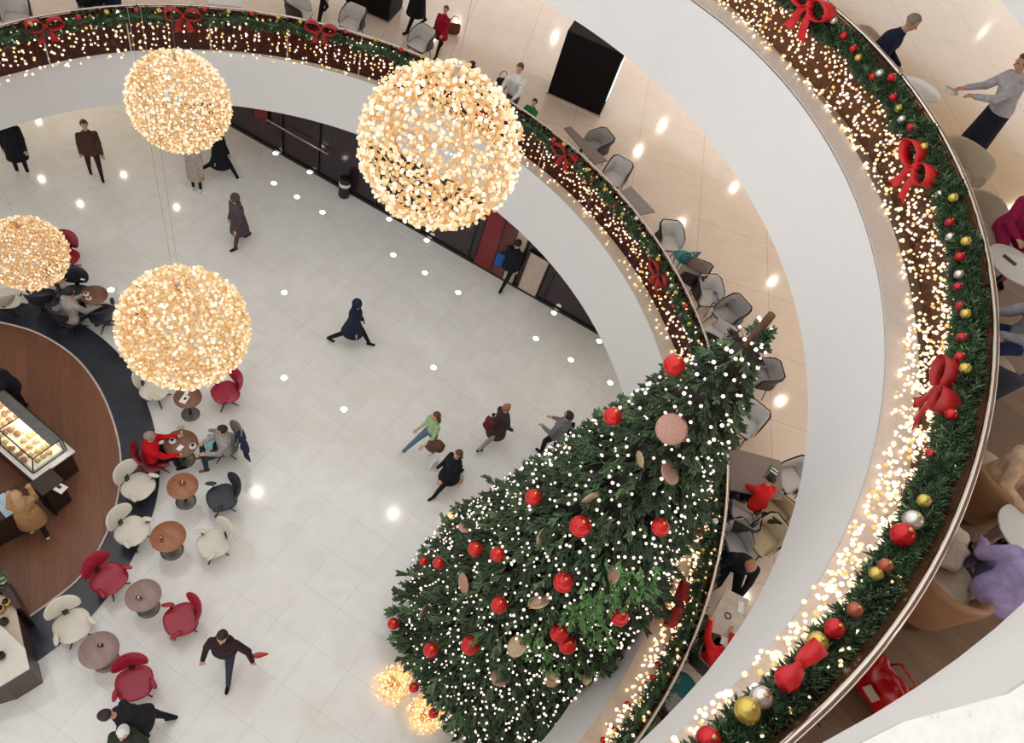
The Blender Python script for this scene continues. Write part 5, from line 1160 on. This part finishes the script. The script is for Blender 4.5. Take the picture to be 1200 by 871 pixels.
# --- lower balcony
human('seated person in dark clothes at the top edge, left of two', (103, 14), FB, (8, 4), K, K, SK, seat=.45, legs=sit, arms=lap, ref='pelvis', coat=K)
human('seated person in dark clothes at the top edge, right of two', (134, 12), FB, (-8, 4), NAVY, K, SK, seat=.45, legs=sit, arms=lap, ref='pelvis', coat=NAVY)
human('standing person in black trousers and pale top at the top edge', (378, 22), FB, (-8, 6), LG, K, SK, legs=walk, arms=hang, coat=None)
human('tall person in a black coat by the black block at the top edge', (487, 34), FB, (-12, 3), K, K, SK, coat=K, skirt=.45, legs=walk, arms=lap)
human('child in a red coat beside the tall person in black', (514, 62), FB, (-8, 6), RED, K, SK, coat=cloth((158, 22, 44)), skirt=.28, h=1.3, legs=walk, arms=((.6, .15, .6), (.2, .1, .3)), hair='brown')
human('person with dark hair just above the big glowing ball', (553, 78), FB, (12, -3), WH, K, SK, seat=.45, legs=sit, arms=lap, ref='head', hair='dark')
human('man in a white sweatshirt leaning by the rail behind the big ball', (609, 80), FB, (-10, 8), WH, cloth((90, 88, 90)), SK, legs=stand, arms=((.9, .2, .5, .2), (.6, .2, .8, .2)), hair='brown', ref='head', h=1.6, lean=.15, coat=WH, rz=None)
human('child with black hair in a green top at the rail', (626, 120), FB, (-10, 6), KID, K, SK, h=1.2, legs=stand, arms=reach, hair='dark', coat=KID, ref='head')
human('child in a red and blue top reaching over the taupe table', (887, 592), FB, (-4, -12), REDB, NAVY, SK, seat=.45, legs=sit, arms=((1.0, .1, .5, .1), (.7, .5, .9, .4)), ref='pelvis', h=1.5, hair='dark', lean=.35, coat=REDB)
human('bald man in black bending over the pale table', (862, 660), FB, (-4, 14), K, K, SK, seat=.45, legs=sit, arms=((.8, .2, .9, .3), (.7, .3, .9, .3)), ref='pelvis', h=1.78, hair='', lean=.45, head=.2, coat=K, skin=SKIN2)
human('visitor in a bright red top at the pale table near the lower end', (831, 778), FB, (2, -14), REDB, K, SK, seat=.45, legs=sit, arms=reach, ref='pelvis', hair='brown', hairlen=.4, coat=REDB, female=True)
held('shopping_bag', 'brown leather bag beside the child in the red coat', 'bag', (530, 40), FB, lambda t: hand_bag(t, .4, .34, .16, cloth((110, 66, 48))), .5)
held('rucksack', 'black rucksack on the rail side of the man in the white sweatshirt', 'rucksack', (586, 104), FB, lambda t: hand_bag(t, .34, .34, .2, M_BLACK), .5)
# --- upper balcony
human('man with short grey hair in a navy jacket sitting at the top', (1022, 66), FU, (12, 7), NAVY, cloth((70, 92, 124)), SBR, seat=.46, legs=((1.35, 1.2, .2), (1.3, 1.1, .2)), arms=lap, ref='pelvis', hair='grey', lean=.3, coat=NAVY, h=1.75)
human('waiter in a pale shirt and long dark apron serving the round table', (1120, 188), FU, (-14, -4), LG, cloth((40, 40, 52)), SK, coat=LG, apron=cloth((40, 40, 52)), legs=stand, arms=((1.1, .1, .6, .2), (.9, .15, .6, .1)), hair='brown', h=1.75, lean=.35)
human('visitor in magenta sitting by the white table with a phone', (1182, 268), FU, (6, 14), MAG, MAG, SK, seat=.46, legs=sit, arms=lap, ref='pelvis', hair='brown', hairlen=.3, coat=MAG, female=True)
human('visitor in navy jeans sitting at the right edge', (1196, 400), FU, (-14, -3), LGR, cloth((44, 54, 90)), SK, seat=.46, legs=((1.45, 1.2, .2), (1.4, 1.3, .25)), arms=((.9, .1, .7, .2), (.9, .1, .5, .1)), ref='pelvis', hair='brown', lean=.1, coat=cloth((150, 150, 156)))
human('visitor in a beige jumper and dusty pink trousers at the right edge', (1172, 560), FU, (8, 12), BGE, PNK, SK, seat=.46, legs=((1.45, 1.3, .15), (1.4, 1.3, .15)), arms=((.5, .25, .9, .5), (.5, .25, .9, .5)), ref='pelvis', hair='blond', hairlen=.35, coat=BGE, female=True)
human('visitor in a lilac hoodie on the tan tub chair', (1166, 700), FU, (4, -14), LIL, cloth((90, 86, 110)), SK, seat=.46, legs=sit, arms=((.6, .3, .9, .3), (.6, .3, .9, .3)), ref='pelvis', hair='brown', hairlen=0, coat=LIL, hood=True, lean=.35)
held('serving_tray', 'white dish held by the waiter over the round table', 'dish', (1112, 108), FU+1.0, lambda t: MB().lathe([(.04, 0), (.12, .02), (.13, .03), (.05, .015)], 24).build('dish', M_CHINA, t, True))
